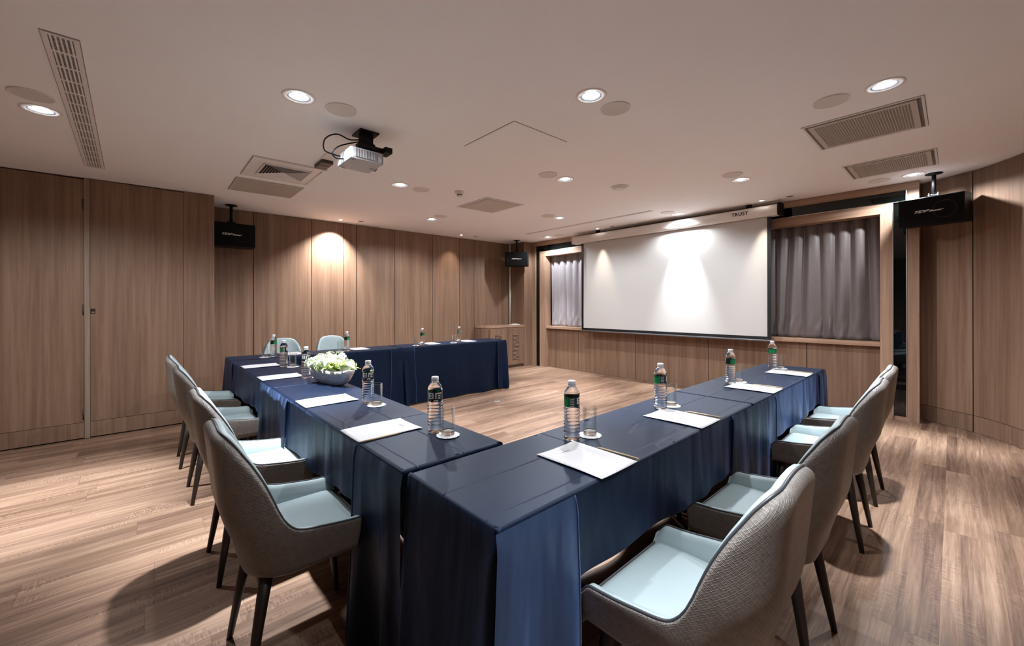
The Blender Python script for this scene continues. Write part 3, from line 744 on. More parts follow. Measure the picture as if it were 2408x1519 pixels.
# ------------------------------------------------------------------ hanging loudspeakers
def speaker(px, py, pz, yaw, tilt, mirror, lab):
    t = thing('hanging_loudspeaker', lab, 'loudspeaker', (px, py, pz), (0, 0, yaw), 'black loudspeakers hung from the ceiling')
    w, h, d = .475, .285, .28
    rot = Matrix.Rotation(tilt, 4, 'X')
    def add(mb_, nm, m, lb=None):
        bmesh.ops.transform(mb_.b, matrix=rot, verts=mb_.b.verts); o = mb_.obj(nm, m, t)
        if lb: o['label'] = lb
        return o
    mb = MB(); mb.box(-w / 2, -d / 2 + .012, -h / 2, w / 2, d / 2, h / 2, 0, .006); cab = add(mb, 'cabinet', M['black'])
    mb = MB(); mb.box(-w / 2 + .004, -d / 2, -h / 2 + .004, w / 2 - .004, -d / 2 + .014, h / 2 - .004, 0, .004); gr = add(mb, 'front_grille', M['black_matt'])
    s = -1 if mirror else 1
    mb = MB(); pts = [(s * .105 + .083 * math.cos(a * PI / 24), -d / 2 - .001, .083 * math.sin(a * PI / 24)) for a in range(49)]
    mb.tube(pts, .0016, 6, caps=False); bmesh.ops.transform(mb.b, matrix=rot, verts=mb.b.verts); o = mb.obj('red_ring', M['logo_red'], t); o.parent = gr
    F = rot @ Matrix.Translation((0, -d / 2 - .0012, 0)) @ FR
    cx = .0 if mirror else -.02
    text('TDF', .052, M['logo_white'], 'emblem', gr, F @ Matrix.Translation((cx - .052, .0, 0)) @ Matrix.Diagonal((1.15, .62, 1, 1)), shear=.5, bold=.0018, spacing=.95)
    text('laser', .044, M['logo_white'], 'emblem', gr, F @ Matrix.Translation((cx + .058, -.002, 0)) @ Matrix.Diagonal((1.15, .5, 1, 1)), shear=.5, bold=.0018, spacing=.95)
    mb = MB()
    for x in (-1, 1):
        for z in (-1, 1): mb.lathe([(.001, -.002), (.004, -.0015), (.005, 0)], 10, (x * .222, -d / 2, z * .125))
    ztop = zc(px, py) - pz
    mb = MB(); mb.lathe([(.001, -.001), (.065, -.001), (.065, -.008), (.02, -.014), (.017, -.02)], 28, (0, 0, ztop)); mb.tube([(0, 0, h / 2 + .03), (0, 0, ztop - .015)], .0165, 14)
    mb.obj('ceiling_mount', M['black'], t)
    mb = MB(); mb.box(-.036, -.03, h / 2 - .006, .036, .03, h / 2 + .004); mb.box(-.036, -.02, h / 2, -.030, .02, h / 2 + .042); mb.box(.030, -.02, h / 2, .036, .02, h / 2 + .042); mb.tube([(-.045, 0, h / 2 + .026), (.045, 0, h / 2 + .026)], .006, 8)
    mb.obj('clamp', M['steel'] if px > -1 else M['black'], t)
    return t
speaker(-.128, 5.965, 2.242, -.187, .087, False, 'black loudspeaker hung at the right in front of the curved wall')
speaker(-6.081, 5.676, 2.236, .723, .0, True, 'black loudspeaker hung in the far corner above the low cabinet')
speaker(-6.098, .79, 2.165, 1.563, .01, False, 'black loudspeaker hung at the left, partly behind the wood column')

# ------------------------------------------------------------------ chairs
def build_chair():
    t = thing('dining_chair', '', 'chair')
    NI = 150; R = .150; hw = .235; D = .392          # plan outline: U open to the front (+y local is the back)
    base = []
    straight = D - R; arc = PI / 2 * R; backw = 2 * (hw - R)
    tot = 2 * straight + 2 * arc + backw
    for i in range(NI + 1):
        s = tot * i / NI
        if s < straight: p = (-hw, s); n = (1, 0)
        elif s < straight + arc: a = (s - straight) / R; p = (-hw + R - R * math.cos(a), straight + R * math.sin(a)); n = (math.cos(a), -math.sin(a))
        elif s < straight + arc + backw: q = s - straight - arc; p = (-hw + R + q, D); n = (0, -1)
        elif s < straight + 2 * arc + backw: a = (s - straight - arc - backw) / R; p = (hw - R + R * math.sin(a), straight + R * math.cos(a)); n = (-math.sin(a), -math.cos(a))
        else: q = s - straight - 2 * arc - backw; p = (hw, straight - q); n = (-1, 0)
        base.append((p, n, s))
    def place(p, z, n, off):
        bk = sst(.16, D - .03, p[1])
        lean = (.055 * sst(.36, .64, z) + .10 * max(0., z - .5)) * bk - (.0 if z > .4 else 0)
        wd = .90 + .10 * sst(.34, .52, z) - .06 * sst(.6, .88, z) * bk
        return (p[0] * wd + n[0] * off, p[1] + lean + n[1] * off, z)
    def rim(p, s_):
        v = p[1]; d_ = min(s_, tot - s_)
        K_ = ((0, .500), (.09, .505), (.19, .519), (.235, .530), (.255, .546), (.270, .580), (.284, .645), (.298, .700), (.315, .748), (.335, .788), (.370, .834), (.43, .866), (.5626, .884))
        d_ = min(d_, .5626); i = max(k for k in range(len(K_) - 1) if K_[k][0] <= d_)
        m = lambda k: (K_[min(k + 1, 12)][1] - K_[max(k - 1, 0)][1]) / (K_[min(k + 1, 12)][0] - K_[max(k - 1, 0)][0]) if k < 12 else 0.
        h = K_[i + 1][0] - K_[i][0]; u = (d_ - K_[i][0]) / h
        z = (2 * u ** 3 - 3 * u * u + 1) * K_[i][1] + (u ** 3 - 2 * u * u + u) * h * m(i) + (3 * u * u - 2 * u ** 3) * K_[i + 1][1] + (u ** 3 - u * u) * h * m(i + 1)
        return z - .030 * (1 - sst(0., .045, v)) ** 2
    TH0 = .034; ZB = .374
    def thick(s_): return lerp(TH0, .050, sst(straight - .03, straight + arc * .7, min(s_, tot - s_)))
    def roll(s_): return lerp(.006, .026, sst(straight - .02, straight + arc * .6, min(s_, tot - s_)))
    # outer woven skin
    out, lin, pipe = [], [], []
    uvs = []
    for p, n, s in base:
        zr = rim(p, s); col = []; TH = thick(s); ro = roll(s)
        for k in range(4):                              # rounded underside
            a = PI / 2 * k / 3; col.append(place(p, ZB + .03 * (1 - math.cos(a)) if k else ZB, n, .030 * (1 - math.sin(a))))
        for k in range(1, 15): col.append(place(p, lerp(ZB + .03, zr - ro, k / 14), n, 0))
        for k in range(1, 5):
            a = PI / 2 * k / 4; col.append(place(p, zr - ro + ro * math.sin(a), n, ro * (1 - math.cos(a))))
        out.append(col)
        pipe.append(place(p, zr + .0015, n, ro + .001))
        li = [place(p, zr, n, ro), place(p, zr + .003, n, lerp(ro, TH, .35)), place(p, zr + .001, n, lerp(ro, TH, .75)), place(p, zr - .010, n, TH)]
        for k in range(1, 13): li.append(place(p, lerp(zr - .010, .425, k / 12), n, TH + .012 * math.sin(PI * k / 13)))
        lin.append(li)
    S = [b_[2] for b_ in base]
    mb = MB()
    mb.grid(out, uvs=lambda i, j: (S[i], out[i][j][2]))
    # arm ends, front apron and underside
    for e in (0, NI):
        cap = out[e] + lin[e][1:]
        cx = sum(c[0] for c in cap) / len(cap)
        f = mb.b.faces.new([mb.b.verts.new((c[0], c[1], c[2])) for c in cap])
        for lp in f.loops: lp[mb.uv].uv = (lp.vert.co.x, lp.vert.co.z)
    def uvface(pts, ax):
        f = mb.b.faces.new([mb.b.verts.new(p) for p in pts])
        for lp in f.loops: lp[mb.uv].uv = (lp.vert.co.x, lp.vert.co.z if ax == 'z' else lp.vert.co.y)
    x = hw * .93
    uvface([(-x, .002, ZB + .004), (x, .002, ZB + .004), (x, .002, .448), (-x, .002, .448)], 'z')
    uvface([(-x, .002, .448), (x, .002, .448), (x, .05, .450), (-x, .05, .450)], 'y')
    uvface([out[i][0] for i in range(NI + 1)], 'y')
    mb.obj('shell', M['weave'], t)
    mb = MB(); mb.grid(lin); lo = mb.obj('inner_lining', M['leather'], t)
    mb = MB(); pts = pipe
    mb.tube(pts, .0042, 8); mb.obj('piping', M['piping'], t)
    # seat cushion
    mb = MB(); P = []; nx, ny = 26, 26
    for i in range(nx + 1):
        row = []
        for j in range(ny + 1):
            u, v = -1 + 2 * i / nx, -1 + 2 * j / ny
            au, av = abs(u), abs(v)
            ex = (1 - max(0, au) ** 8) * (1 - max(0, av) ** 8)
            y = .198 + v * .190
            wid = .204 if y < .24 else .060 + .144 * math.sqrt(max(0., 1 - ((y - .24) / .150) ** 2))
            x = u * wid
            z = .446 + .020 * ex ** .5 + .005 * (1 - u * u) * (1 - v * v)
            row.append((x, y, z))
        P.append(row)
    V = mb.grid(P)
    sk = [[(p[0], p[1], p[2]), (p[0], p[1], .425)] for p in [r[0] for r in P] + P[-1][1:] + [r[-1] for r in P[::-1]][1:] + P[0][::-1][1:]]
    mb.grid(sk)
    mb.obj('seat_cushion', M['leather'], t)
    mb = MB(); mb.tube([(-.203, .0065, .449)] + [(lerp(-.2, .2, k / 8), .006, .450) for k in range(9)], .003, 6); mb.obj('seat_piping', M['piping'], t)
    for sx in (-1, 1):
        for fy, ty in ((.045, -.005), (.330, .395)):
            mb = MB(); rear = fy > .2
            mb.tube([(sx * .142, fy, .392), (sx * .158, lerp(fy, ty, .5), .20), (sx * .180, ty, .0)], [.0215, .0165, .0105], 14)
            o = mb.obj('leg', M['leg'], t)
    return t
chair = build_chair()
# local +y = towards the back rest; seat front edge at the origin
chair_spec = [
    # right row: seat fronts tucked under the table edge at x = -.74, backs to +x
    (-.712, 1.135, -PI / 2, 'pale grey-blue tub chair with woven back nearest the camera, right of the tables', 'tub chairs along the right table row'),
    (-.712, 1.820, -PI / 2 - .015, 'second tub chair from the camera in the right-hand row', 'tub chairs along the right table row'),
    (-.714, 2.905, -PI / 2 + .012, 'third tub chair from the camera in the right-hand row', 'tub chairs along the right table row'),
    (-.725, 3.605, -PI / 2, 'farthest tub chair of the right-hand row, before the black glass strip', 'tub chairs along the right table row'),
    (-1.700, .630, PI + .0, 'tub chair with woven back nearest the camera in the left-hand row', 'tub chairs along the left table row'),
    (-2.440, .635, PI + .012, 'second tub chair from the camera in the left-hand row, with brightly lit seat', 'tub chairs along the left table row'),
    (-3.476, .612, PI, 'third tub chair from the camera in the left-hand row', 'tub chairs along the left table row'),
    (-4.270, .592, PI - .01, 'farthest tub chair of the left-hand row, by the wood door wall', 'tub chairs along the left table row'),
    (-5.165, 1.195, PI / 2 - .12, 'tub chair behind the far table at left, its top above two bottles', 'tub chairs behind the far tables'),
    (-5.165, 1.830, PI / 2 + .0, 'tub chair behind the far table, right one of the two', 'tub chairs behind the far tables')]
for i, (x, y, r, lab, g) in enumerate(chair_spec):
    if i == 0: chair.location = (x, y, 0); chair.rotation_euler = (0, 0, r); chair['label'] = lab; chair['group'] = g
    else: dup(chair, (x, y, 0), (0, 0, r), lab, g)

# ------------------------------------------------------------------ tables and cloths
TZ = .750
def table(x0, x1, y0, y1, lab):
    t = thing('folding_table', lab, 'table', ((x0 + x1) / 2, (y0 + y1) / 2, 0), group='tables in a U under navy cloths')
    cx, cy = t.location.x, t.location.y
    mb = MB(); mb.box(x0 - cx + .012, y0 - cy + .012, .722, x1 - cx - .012, y1 - cy - .012, .744, 0, .004); mb.obj('tabletop', plain('table_board', (.45, .4, .33), .6), t)
    for sx in (-1, 1):
        for sy in (-1, 1):
            lx, ly = sx * ((x1 - x0) / 2 - .06), sy * ((y1 - y0) / 2 - .06)
            mb = MB(); mb.tube([(lx, ly, 0), (lx, ly, .722)], .014, 10); mb.obj('leg', M['black'], t)
def cloth(lab, ox, oy, ang, L, W, sides, seed, damp=None):
    """local X along the table (0..L), local Y across (0..W). sides: S (y=0), E (x=L), N (y=W), Wst (x=0) -> 'long','flap','tuck'"""
    t = thing('tablecloth', lab, 'tablecloth', (ox, oy, TZ), (0, 0, ang), 'navy tablecloths on the U of tables')
    rnd = random.Random(seed); r = .012
    def amp_h(side, s, sl):
        mode = sides[side]
        if mode == 'tuck': return 0., -.05
        if mode == 'flap': return .006, -.258
        return .028, -(TZ - .014)
    per = []
    def seg(side, p0, p1, n):
        d = math.hypot(p1[0] - p0[0], p1[1] - p0[1]); k = max(2, int(d / .014))
        for i in range(k): per.append((side, i / k * d, d, lerp(p0[0], p1[0], i / k), lerp(p0[1], p1[1], i / k), n))
    seg('S', (0, 0), (L, 0), (0, -1)); seg('E', (L, 0), (L, W), (1, 0)); seg('N', (L, W), (0, W), (0, 1)); seg('O', (0, W), (0, 0), (-1, 0))
    fr = [(rnd.uniform(9, 16), rnd.uniform(0, 6.3), rnd.uniform(.4, 1)) for _ in range(5)]
    P = []; NR = 26
    for side, s, d, x, y, n in per:
        a, hem = amp_h(side, s, d)
        e = min(s, d - s)
        cn = math.exp(-(e / .05) ** 2) if sides[side] == 'long' else 0.
        fold = sum(w * math.sin(f * (s + .6 * (side in 'EN')) + p) for f, p, w in fr) / 3.2
        hem += .006 * math.sin(9 * s + seed) + (.02 * math.sin(3.1 * s + seed) if sides[side] == 'flap' else 0)
        col = []
        # rounded table edge
        for k in range(4):
            q = PI / 2 * k / 3; col.append((x + n[0] * (-r + r * math.sin(q)), y + n[1] * (-r + r * math.sin(q)), -r + r * math.cos(q)))
        for k in range(1, NR + 1):
            u = k / NR; z = lerp(-r, hem, u)
            dep = min(1., -z / .7)
            off = a * (1 + 1.3 * math.exp(-(e / .22) ** 2)) * (fold * dep ** 1.1 + .55 * dep) + cn * .045 * dep
            if damp and side == damp and x < .52: off *= sst(.43, .52, x)      # the neighbouring table stands here
            if sides[side] == 'tuck': off = -.004 * u
            if sides[side] == 'flap': off += .010 * math.sin(23 * s + seed + 2 * math.sin(5 * s)) * sst(.35, 1., u) * .5 + .006 * u
            col.append((x + n[0] * off, y + n[1] * off, z))
        P.append(col)
    mb = MB(); mb.grid(P, closed_u=True)
    # top with slight undulation
    nx, ny = int(L / .03), int(W / .03); G = []
    for i in range(nx + 1):
        row = []
        for j in range(ny + 1):
            x, y = lerp(r, L - r, i / nx), lerp(r, W - r, j / ny)
            ed = min(1., min(x - r, L - r - x, y - r, W - r - y) / .05)
            z = ed * (.0009 * math.sin(7 * x + 11 * y + seed) + .0008 * math.sin(19 * x - 5 * y))
            row.append((x, y, z))
        G.append(row)
    mb.grid(G)
    o = mb.obj('drape', M['navy'], t)
    # rectangular cloth ends hang long and wrap around the corners
    def wrap(xe, sgn, side, ln, lab_=None, mat='navy', zb=-(TZ - .016), corner=False):
        # flap on side S or N starting at the corner x=xe running inwards (sgn) for ln
        ys, ny_ = (0, -1) if side == 'S' else (W, 1)
        n = int(ln / .012); Pn = []
        for i in range(n + 1):
            s = ln * i / n; col = []
            for k in range(30):
                u = k / 29; z = lerp(-.003, zb + .012 * math.sin(8 * s + seed), u)
                dep = min(1., -z / .7)
                off = .010 + .010 * dep + .022 * dep ** 1.2 * math.sin(s * 26 + seed * 1.7) * sst(0, .06, s) + .012 * dep * math.sin(s * 11 + seed)
                if k == 0: off = .002
                if k == 1: off = .008
                xx = xe + sgn * s + sgn * .02 * dep * math.sin(3 * u + seed) * sst(.05, .2, s) - sgn * (.012 + .050 * dep) * math.exp(-(s / .035) ** 2) * (1. if corner else .25)
                col.append((xx, ys + ny_ * (off + .004), z))
            Pn.append(col)
        mb = MB(); mb.grid(Pn); f = mb.obj('end_flap', M[mat], t)
        if lab_: f['label'] = lab_
        mb = MB(); mb.tube([(p[0] + sgn * .001, p[1] + ny_ * .0015, p[2]) for p in Pn[-1]], .0026, 6); h_ = mb.obj('hem', M['navy_sheen'], t); h_.parent = f
    return t, wrap
T1 = dict(x0=-1.165, x1=-.722, y0=.612, y1=2.415); T2 = dict(x0=-1.165, x1=-.722, y0=2.422, y1=4.16)
for lab, x0, x1, y0, y1 in (('folding table hidden under the nearest navy cloth of the right row', -1.165, -.722, .612, 2.415), ('folding table hidden under the farther navy cloth of the right row', -1.165, -.722, 2.424, 4.16),
                            ('folding table hidden under the navy cloth behind the two nearest left chairs', -2.965, -1.185, .605, 1.030), ('folding table hidden under the navy cloth at the left corner of the U', -4.690, -2.985, .605, 1.030),
                            ('folding table hidden under the left navy cloth of the far row', -5.14, -4.705, .612, 2.395), ('folding table hidden under the right navy cloth of the far row', -5.14, -4.705, 2.415, 4.145)):
    table(x0, x1, y0, y1, lab)
# right row: local X runs along +y, local Y = -x  (ang = 90 deg, origin at x1)
t, wr = cloth('navy satin tablecloth on the nearest table, its corner towards the camera', -.722, .612, PI / 2, 1.803, .443, {'S': 'flap', 'E': 'tuck', 'N': 'long', 'O': 'long'}, 1, 'N')
wr(.0, 1, 'S', .275, 'end flap with lighter blue satin sheen hanging to the floor', 'navy_sheen', corner=True); wr(1.806, -1, 'S', .33)
t, wr = cloth('navy satin tablecloth on the farther table of the right row', -.722, 2.420, PI / 2, 1.740, .443, {'S': 'flap', 'E': 'long', 'N': 'long', 'O': 'tuck'}, 2)
wr(-.004, 1, 'S', .35); wr(1.738, -1, 'S', .22, corner=True)
# left row facing the camera: local X = +x, S side faces -y
t, wr = cloth('navy satin tablecloth on the left row table nearest the camera', -2.965, .605, 0, 1.780, .425, {'S': 'flap', 'E': 'tuck', 'N': 'long', 'O': 'tuck'}, 3)
wr(-.010, 1, 'S', .40); wr(1.790, -1, 'S', .375)
t, wr = cloth('navy satin tablecloth at the left corner of the U under two papers', -4.690, .605, 0, 1.705, .425, {'S': 'flap', 'E': 'tuck', 'N': 'long', 'O': 'tuck'}, 4)
wr(1.708, -1, 'S', .30); wr(.003, 1, 'S', .12, corner=True)
# far row: faces +x ; local X along +y, S side = +x face
t, wr = cloth('navy satin tablecloth on the far row behind the flowers', -4.705, .612, PI / 2, 1.783, .435, {'S': 'long', 'E': 'tuck', 'N': 'flap', 'O': 'long'}, 5, 'S')
wr(1.790, -1, 'S', .16)
t, wr = cloth('navy satin tablecloth on the far row nearest the low cabinet', -4.705, 2.415, PI / 2, 1.730, .435, {'S': 'long', 'E': 'long', 'N': 'flap', 'O': 'tuck'}, 6)
wr(-.004, 1, 'S', .15); wr(1.728, -1, 'S', .17, corner=True)

# ------------------------------------------------------------------ table things
ZT = TZ + .0015
GLY = ["####.#####", "#..#.#....", "####.#.##.", "#..#.#....", "####.#.##.", "..........", "....###...", "....#.#..."]
def build_bottle():
    t = thing('water_bottle', '', 'bottle')
    prof = [(0, .004), (.020, .001), (.0285, .002), (.0315, .008), (.0315, .020)]
    z = .024
    for k in range(8):
        prof += [(.0292, z), (.0292, z + .003), (.0318, z + .006), (.0318, z + .010)]; z += .013
    prof += [(.0300, .131), (.0300, .172), (.0312, .175), (.0310, .182), (.0262, .194), (.0190, .206), (.0132, .213), (.0122, .216), (.0122, .222), (0, .2225)]
    mb = MB(); mb.lathe(prof, 32); mb.obj('body', M['pet'], t)
    mb = MB(); cols, rows = 64, 16
    P = [[(.03045 * math.cos(2 * PI * i / cols), .03045 * math.sin(2 * PI * i / cols), lerp(.132, .171, j / rows)) for j in range(rows + 1)] for i in range(cols)]
    def pick(i, j):
        if 34 <= i <= 56: return 1 if not (j > 11 and (i // 3) % 2) else 0
        g = i - 4; r_ = rows - 2 - j
        if 0 <= g < 20 and 0 <= r_ < 16 and GLY[min(7, r_ // 2)][g // 2] == '#': return 2
        if 58 <= i <= 63 and j % 3 == 1: return 2
        return 0
    mb.grid(P, pick, closed_u=True); mb.obj('label', [M['label_black'], M['label_green'], M['label_white']], t, weld=False)
    mb = MB(); mb.lathe([(.0145, .2085), (.0148, .2095), (.0148, .2125), (.0140, .213), (.0140, .214), (.0150, .2145), (.0150, .2295), (.0140, .2315), (.001, .232)], 28); mb.obj('cap', M['cap'], t)
    return t
bottle = build_bottle()
def build_glass():
    t = thing('drinking_glass', '', 'glass')
    mb = MB(); mb.lathe([(0, .001), (.026, .001), (.0275, .004), (.0285, .03), (.0300, .112), (.0296, .1135), (.0288, .112), (.0272, .03), (.0268, .022), (.022, .019), (0, .0185)], 32)
    mb.obj('tumbler', M['glass'], t)
    mb = MB(); mb.lathe([(0, .0015), (.0255, .0015), (.0266, .005), (.0264, .018), (.021, .0165), (0, .016)], 32); mb.obj('thick_base', M['glass_base'], t)['label'] = 'thick clear glass base'
    return t
glass = build_glass()
def build_coaster():
    mb = MB(); n = 48; rr = [.047 + .0012 * math.cos(12 * 2 * PI * i / n) for i in range(n)]
    P = [[(q * rr[i] * math.cos(2 * PI * i / n), q * rr[i] * math.sin(2 * PI * i / n), z) for q, z in ((.001, 0.), (1., 0.), (1., .0012), (.95, .0016), (.001, .0016))] for i in range(n)]
    mb.grid(P, closed_u=True, smooth=False); return tag(mb.obj('coaster', M['coaster']), '', 'coaster')
coaster = build_coaster()
def build_paper():
    t = thing('notepaper', '', 'paper')      # local x = width .205, local y = length .275 ; reader sits at -y
    mb = MB(); n, m = 10, 16
    f = lambda u, v: .0012 + .0035 * (abs(u - .5) * 2) ** 3 * (.5 + .5 * v) + .0015 * math.sin(v * 5) * (1 - u)
    mb.grid([[(lerp(-.1025, .1025, i / n), lerp(0, .275, j / m), f(i / n, j / m)) for j in range(m + 1)] for i in range(n + 1)])
    o = mb.obj('sheet', M['paper'], t); md = o.modifiers.new('t', 'SOLIDIFY'); md.thickness = .0006; md.offset = 1
    mb = MB()
    def q(x0, y0, x1, y1, mi=0):
        P = [[(x, y, f((x + .1025) / .205, y / .275) + .0005) for y in (y0, y1)] for x in (x0, (x0 + x1) / 2, x1)]; mb.grid(P, mi)
    for k in range(14): a = k / 14 * 2 * PI; q(-.0 + .006 * math.cos(a) - .0008, .243 + .006 * math.sin(a) - .0008, .006 * math.cos(a) + .0008, .243 + .006 * math.sin(a) + .0008)
    xs = -.020
    for k in range(8): q(xs, .226, xs + (.0036 if k % 3 else .0045), .230); xs += .0052
    for k in range(4): q(-.092 + k * .006, .012, -.088 + k * .006, .0145, 0)
    q(-.060, .012, -.030, .0145, 1)
    pr = mb.obj('letterhead', [M['ink'], M['ink_pale']], t, weld=False); pr['label'] = 'small grey printed letterhead'; pr.parent = o
    return t
paper = build_paper()
def build_pencil():
    t = thing('pencil', '', 'pencil'); L = .17
    mb = MB(); mb.tube([(0, 0, .004), (0, L - .018, .004)], .0036, 6); mb.obj('barrel', M['pencil'], t)
    mb = MB(); mb.tube([(0, L - .018, .004), (0, L - .003, .004)], [.0034, .0010], 6); mb.obj('sharpened_tip', plain('cut_wood', (.7, .55, .38), .6), t)
    mb = MB(); mb.tube([(0, L - .003, .004), (0, L, .004)], [.0010, .0003], 6); mb.obj('lead', M['lead'], t)
    return t
pencil = build_pencil()
first = set()
def put(proto, x, y, z, rz, lab, g):
    if proto.name not in first:
        first.add(proto.name); proto.location = (x, y, z); proto.rotation_euler = (0, 0, rz); proto['label'] = lab; proto['group'] = g; return proto
    return dup(proto, (x, y, z), (0, 0, rz), lab, g)
# place settings: (bottle xy, bottle rot, glass xy, paper centre of reader edge xy, paper rot, bottle words, place words)
cam_az = lambda x, y: math.atan2(-y, -x)     # direction from thing to camera
LOGO, BACK, GREEN, MIXL, MIXR = 14 / 64 * 2 * PI, 61 / 64 * 2 * PI, 45 / 64 * 2 * PI, 57.5 / 64 * 2 * PI, 34 / 64 * 2 * PI
rows = [
    ((-1.017, 1.246), BACK, (-.998, 1.338), (-.717, 1.122), PI / 2, 'with the black label, on the table nearest the camera at right', 'nearest the camera in the right-hand row'),
    ((-1.010, 1.949), MIXL, (-1.001, 2.045), (-.722, 1.855), PI / 2, 'with half green half black label, second in the right-hand row', 'second in the right-hand row'),
    ((-1.015, 2.927), MIXR, (-.995, 3.025), (-.722, 2.865), PI / 2, 'with green label, third in the right-hand row', 'third in the right-hand row'),
    ((-1.012, 3.853), GREEN, (-.965, 3.905), (-.724, 3.69), PI / 2, 'with green label, farthest in the right-hand row before the screen', 'farthest in the right-hand row'),
    ((-1.466, .897), LOGO, (-1.392, .912), (-1.645, .606), 0, 'with black label, nearest the camera in the left-hand row', 'nearest the camera in the left-hand row'),
    ((-2.148, .894), LOGO, (-2.070, .908), (-2.355, .610), 0, 'with black label, right of the flower bowl', 'right of the flower bowl'),
    ((-3.199, .867), LOGO, (-3.190, .955), (-3.39, .606), 0, 'with black label, left of the flower bowl', 'left of the flower bowl'),
    ((-3.925, .885), BACK, (-3.880, .945), (-4.13, .612), 0, 'with black label, at the far left of the left-hand row', 'at the far left of the left-hand row'),
    ((-4.790, .985), MIXR, (-4.800, .905), (-5.105, 1.19), -PI / 2, 'with black label, before the left chair of the far row', 'before the left chair of the far row'),
    ((-4.790, 1.740), MIXR, (-4.800, 1.665), (-5.095, 1.93), -PI / 2, 'with green and black label, before the right chair of the far row', 'before the right chair of the far row'),
    ((-4.805, 2.745), MIXR, (-4.830, 2.665), (-5.085, 2.94), -PI / 2, 'with black label, third in the far row', 'third in the far row'),
    ((-4.795, 3.335), BACK, (-4.815, 3.255), (-5.065, 3.55), -PI / 2, 'with black label, last in the far row near the cabinet', 'last in the far row near the cabinet')]
for i, (bxy, br, gxy, pxy, pr_, bw, pw) in enumerate(rows):
    rz = cam_az(*bxy) - br
    put(bottle, *bxy, ZT, rz, 'white-capped water bottle ' + bw, 'water bottles on the tables')
    put(coaster, *gxy, ZT, i * .7, 'round white paper coaster under the tumbler ' + pw, 'paper coasters')
    put(glass, *gxy, ZT + .0017, 0, 'empty clear tumbler on a coaster, ' + pw, 'tumblers on coasters')
    put(paper, *pxy, ZT, pr_, 'white sheet of notepaper lying on the cloth, ' + pw, 'sheets of notepaper')
for x, y, r, lab in ((-.722, 1.243, PI / 2 + .06, 'nearest the camera in the right-hand row'), (-.728, 1.985, PI / 2 + .05, 'second in the right-hand row'), (-.728, 2.985, PI / 2 + .03, 'third in the right-hand row'), (-.730, 3.81, PI / 2 + .03, 'farthest in the right-hand row'), (-1.537, .612, .02, 'nearest the camera in the left-hand row')):
    put(pencil, x, y, ZT, r, 'slim wooden pencil beside the notepaper ' + lab, 'pencils beside the papers')

# ------------------------------------------------------------------ flower bowl
t = thing('flower_arrangement', 'long silver bowl filled with white blossoms and lime leaves', 'flower arrangement', (-2.86, .930, ZT), (0, 0, .24))
mb = MB(); P = []; A, B_ = .245, .070
for i in range(48):
    a = 2 * PI * i / 48; c_, s_ = math.cos(a), math.sin(a); row = []
    ca = math.copysign(abs(c_) ** .8, c_); sa = math.copysign(abs(s_) ** .8, s_)
    for k, (q, z) in enumerate(((.02, .0), (.45, .0), (.60, .012), (.78, .040), (.93, .075), (1., .100), (.97, .100), (.90, .075), (.6, .03), (.02, .02))):
        z2 = z + (.014 * abs(c_) ** 3 if k >= 4 and k <= 7 else 0)
        row.append((A * ca * lerp(q, 1, .12) if q > .1 else A * ca * q, B_ * sa * q, z2))
    P.append(row)
mb.grid(P, closed_u=True); mb.obj('bowl', M['bowl'], t)
rnd = random.Random(11)
def blossom(cx, cy, cz, r, n=46):
    mb = MB()
    for k in range(n):
        a = rnd.uniform(0, 2 * PI); e = math.acos(rnd.uniform(-.25, 1.)); d = Vector((math.sin(e) * math.cos(a), math.sin(e) * math.sin(a), math.cos(e)))
        p = Vector((cx, cy, cz)) + d * r * rnd.uniform(.8, 1.1)
        u = d.orthogonal().normalized(); w = d.cross(u); s = rnd.uniform(.010, .016)
        ro = rnd.uniform(0, 6)
        for j in range(4):
            b_ = ro + j * PI / 2; dr = u * math.cos(b_) + w * math.sin(b_); pe = u * -math.sin(b_) + w * math.cos(b_)
            mb.face([p, p + dr * s * .6 + pe * s * .45 + d * s * .15, p + dr * s * 1.1 + d * s * .35, p + dr * s * .6 - pe * s * .45 + d * s * .15], 0, True)
    bmesh.ops.create_icosphere(mb.b, subdivisions=1, radius=r * .82, matrix=Matrix.Translation((cx, cy, cz)))
    mb.obj('blossom', M['petal'], t, weld=False)
def leafm(x, y, z, az, el, L, W_):
    mb = MB(); P = []; n = 8
    d = Vector((math.cos(az) * math.cos(el), math.sin(az) * math.cos(el), math.sin(el))); sd = Vector((-math.sin(az), math.cos(az), 0)); up = sd.cross(d) * -1
    for i in range(n + 1):
        v = i / n; w = W_ * math.sin(PI * min(1, v * .93 + .05)) ** .8; c_ = Vector((x, y, z)) + d * L * v - Vector((0, 0, 1)) * L * .45 * v * v
        rf = .16 * W_ * math.sin(v * 22)
        P.append([c_ - sd * w + up * (w * .35 + rf), c_ - sd * w * .5 + up * w * .05, c_, c_ + sd * w * .5 + up * w * .05, c_ + sd * w + up * (w * .35 - rf)])
    mb.grid(P); mb.obj('leaf', M['leaf'], t, weld=False)
for cx, cy, cz, r in ((-.16, .02, .135, .048), (-.10, -.05, .13, .050), (-.06, .03, .155, .052), (.0, -.04, .145, .052), (.04, .04, .155, .050), (-.19, -.03, .118, .038), (.09, -.01, .145, .046), (.14, .05, .125, .040), (.17, .0, .120, .034), (-.13, .07, .12, .04)):
    blossom(cx, cy, cz, r)
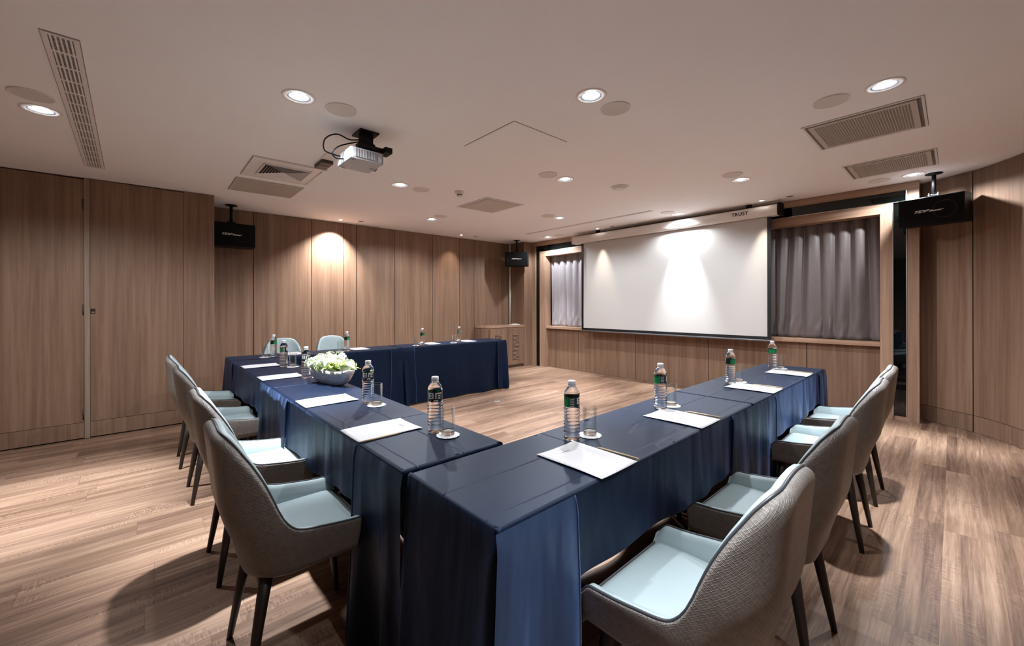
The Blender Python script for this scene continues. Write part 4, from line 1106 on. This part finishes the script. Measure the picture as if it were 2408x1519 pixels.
for k in range(34):
    a = rnd.uniform(0, 2 * PI); px = rnd.uniform(-.2, .22); fy = rnd.choice((-1, 1)) if k % 3 else 0
    if k < 12: px = rnd.uniform(.04, .21)
    py = rnd.uniform(-.06, .06)
    az = math.atan2(py * 3, px) + rnd.uniform(-.6, .6)
    leafm(px * .85, py * .7, rnd.uniform(.09, .14), az, rnd.uniform(.15, 1.0), rnd.uniform(.05, .085), rnd.uniform(.018, .030))

# floor box
t = thing('floor_socket', 'small round metal floor socket in the open floor inside the U', 'floor socket', (-4.148, 3.495, 0))
mb = MB(); mb.lathe([(.055, .0), (.054, .004), (.046, .005)], 28); mb.obj('rim', M['brass'], t)
mb = MB(); mb.lathe([(.046, .0045), (.001, .0045)], 28); mb.obj('lid', M['grille_grey'], t)

# ------------------------------------------------------------------ camera, world, view
w = bpy.data.worlds.new('World'); sc.world = w; w.use_nodes = True
w.node_tree.nodes['Background'].inputs[0].default_value = (.02, .02, .022, 1); w.node_tree.nodes['Background'].inputs[1].default_value = 1.
F_, YAW, ROLL, CY, HE = 944., .832, -.002, 719., 1.28
cam = bpy.data.cameras.new('Camera'); co = bpy.data.objects.new('Camera', cam); C.objects.link(co); sc.camera = co
cam.sensor_fit = 'HORIZONTAL'; cam.sensor_width = 36.; cam.lens = 36. * F_ / 2408.; cam.shift_y = (CY - 759.5) / 2408.; cam.clip_start = .05
f = Vector((-math.sin(YAW), math.cos(YAW), 0)); r = Vector((math.cos(YAW), math.sin(YAW), 0)); u = Vector((0, 0, 1))
c_, s_ = math.cos(ROLL), math.sin(ROLL)
R_, U_ = c_ * r + s_ * u, -s_ * r + c_ * u
co.matrix_world = Matrix(((R_.x, U_.x, -f.x, 0), (R_.y, U_.y, -f.y, 0), (R_.z, U_.z, -f.z, HE), (0, 0, 0, 1)))
sc.view_settings.view_transform = 'Standard'; sc.view_settings.look = 'None'; sc.view_settings.gamma = 1.; sc.view_settings.use_curve_mapping = False
sc.view_settings.exposure = 1.62
sc.cycles.max_bounces = 10; sc.cycles.diffuse_bounces = 5; sc.cycles.transmission_bounces = 10; sc.cycles.sample_clamp_indirect = 6.
sc.cycles.use_denoising = True
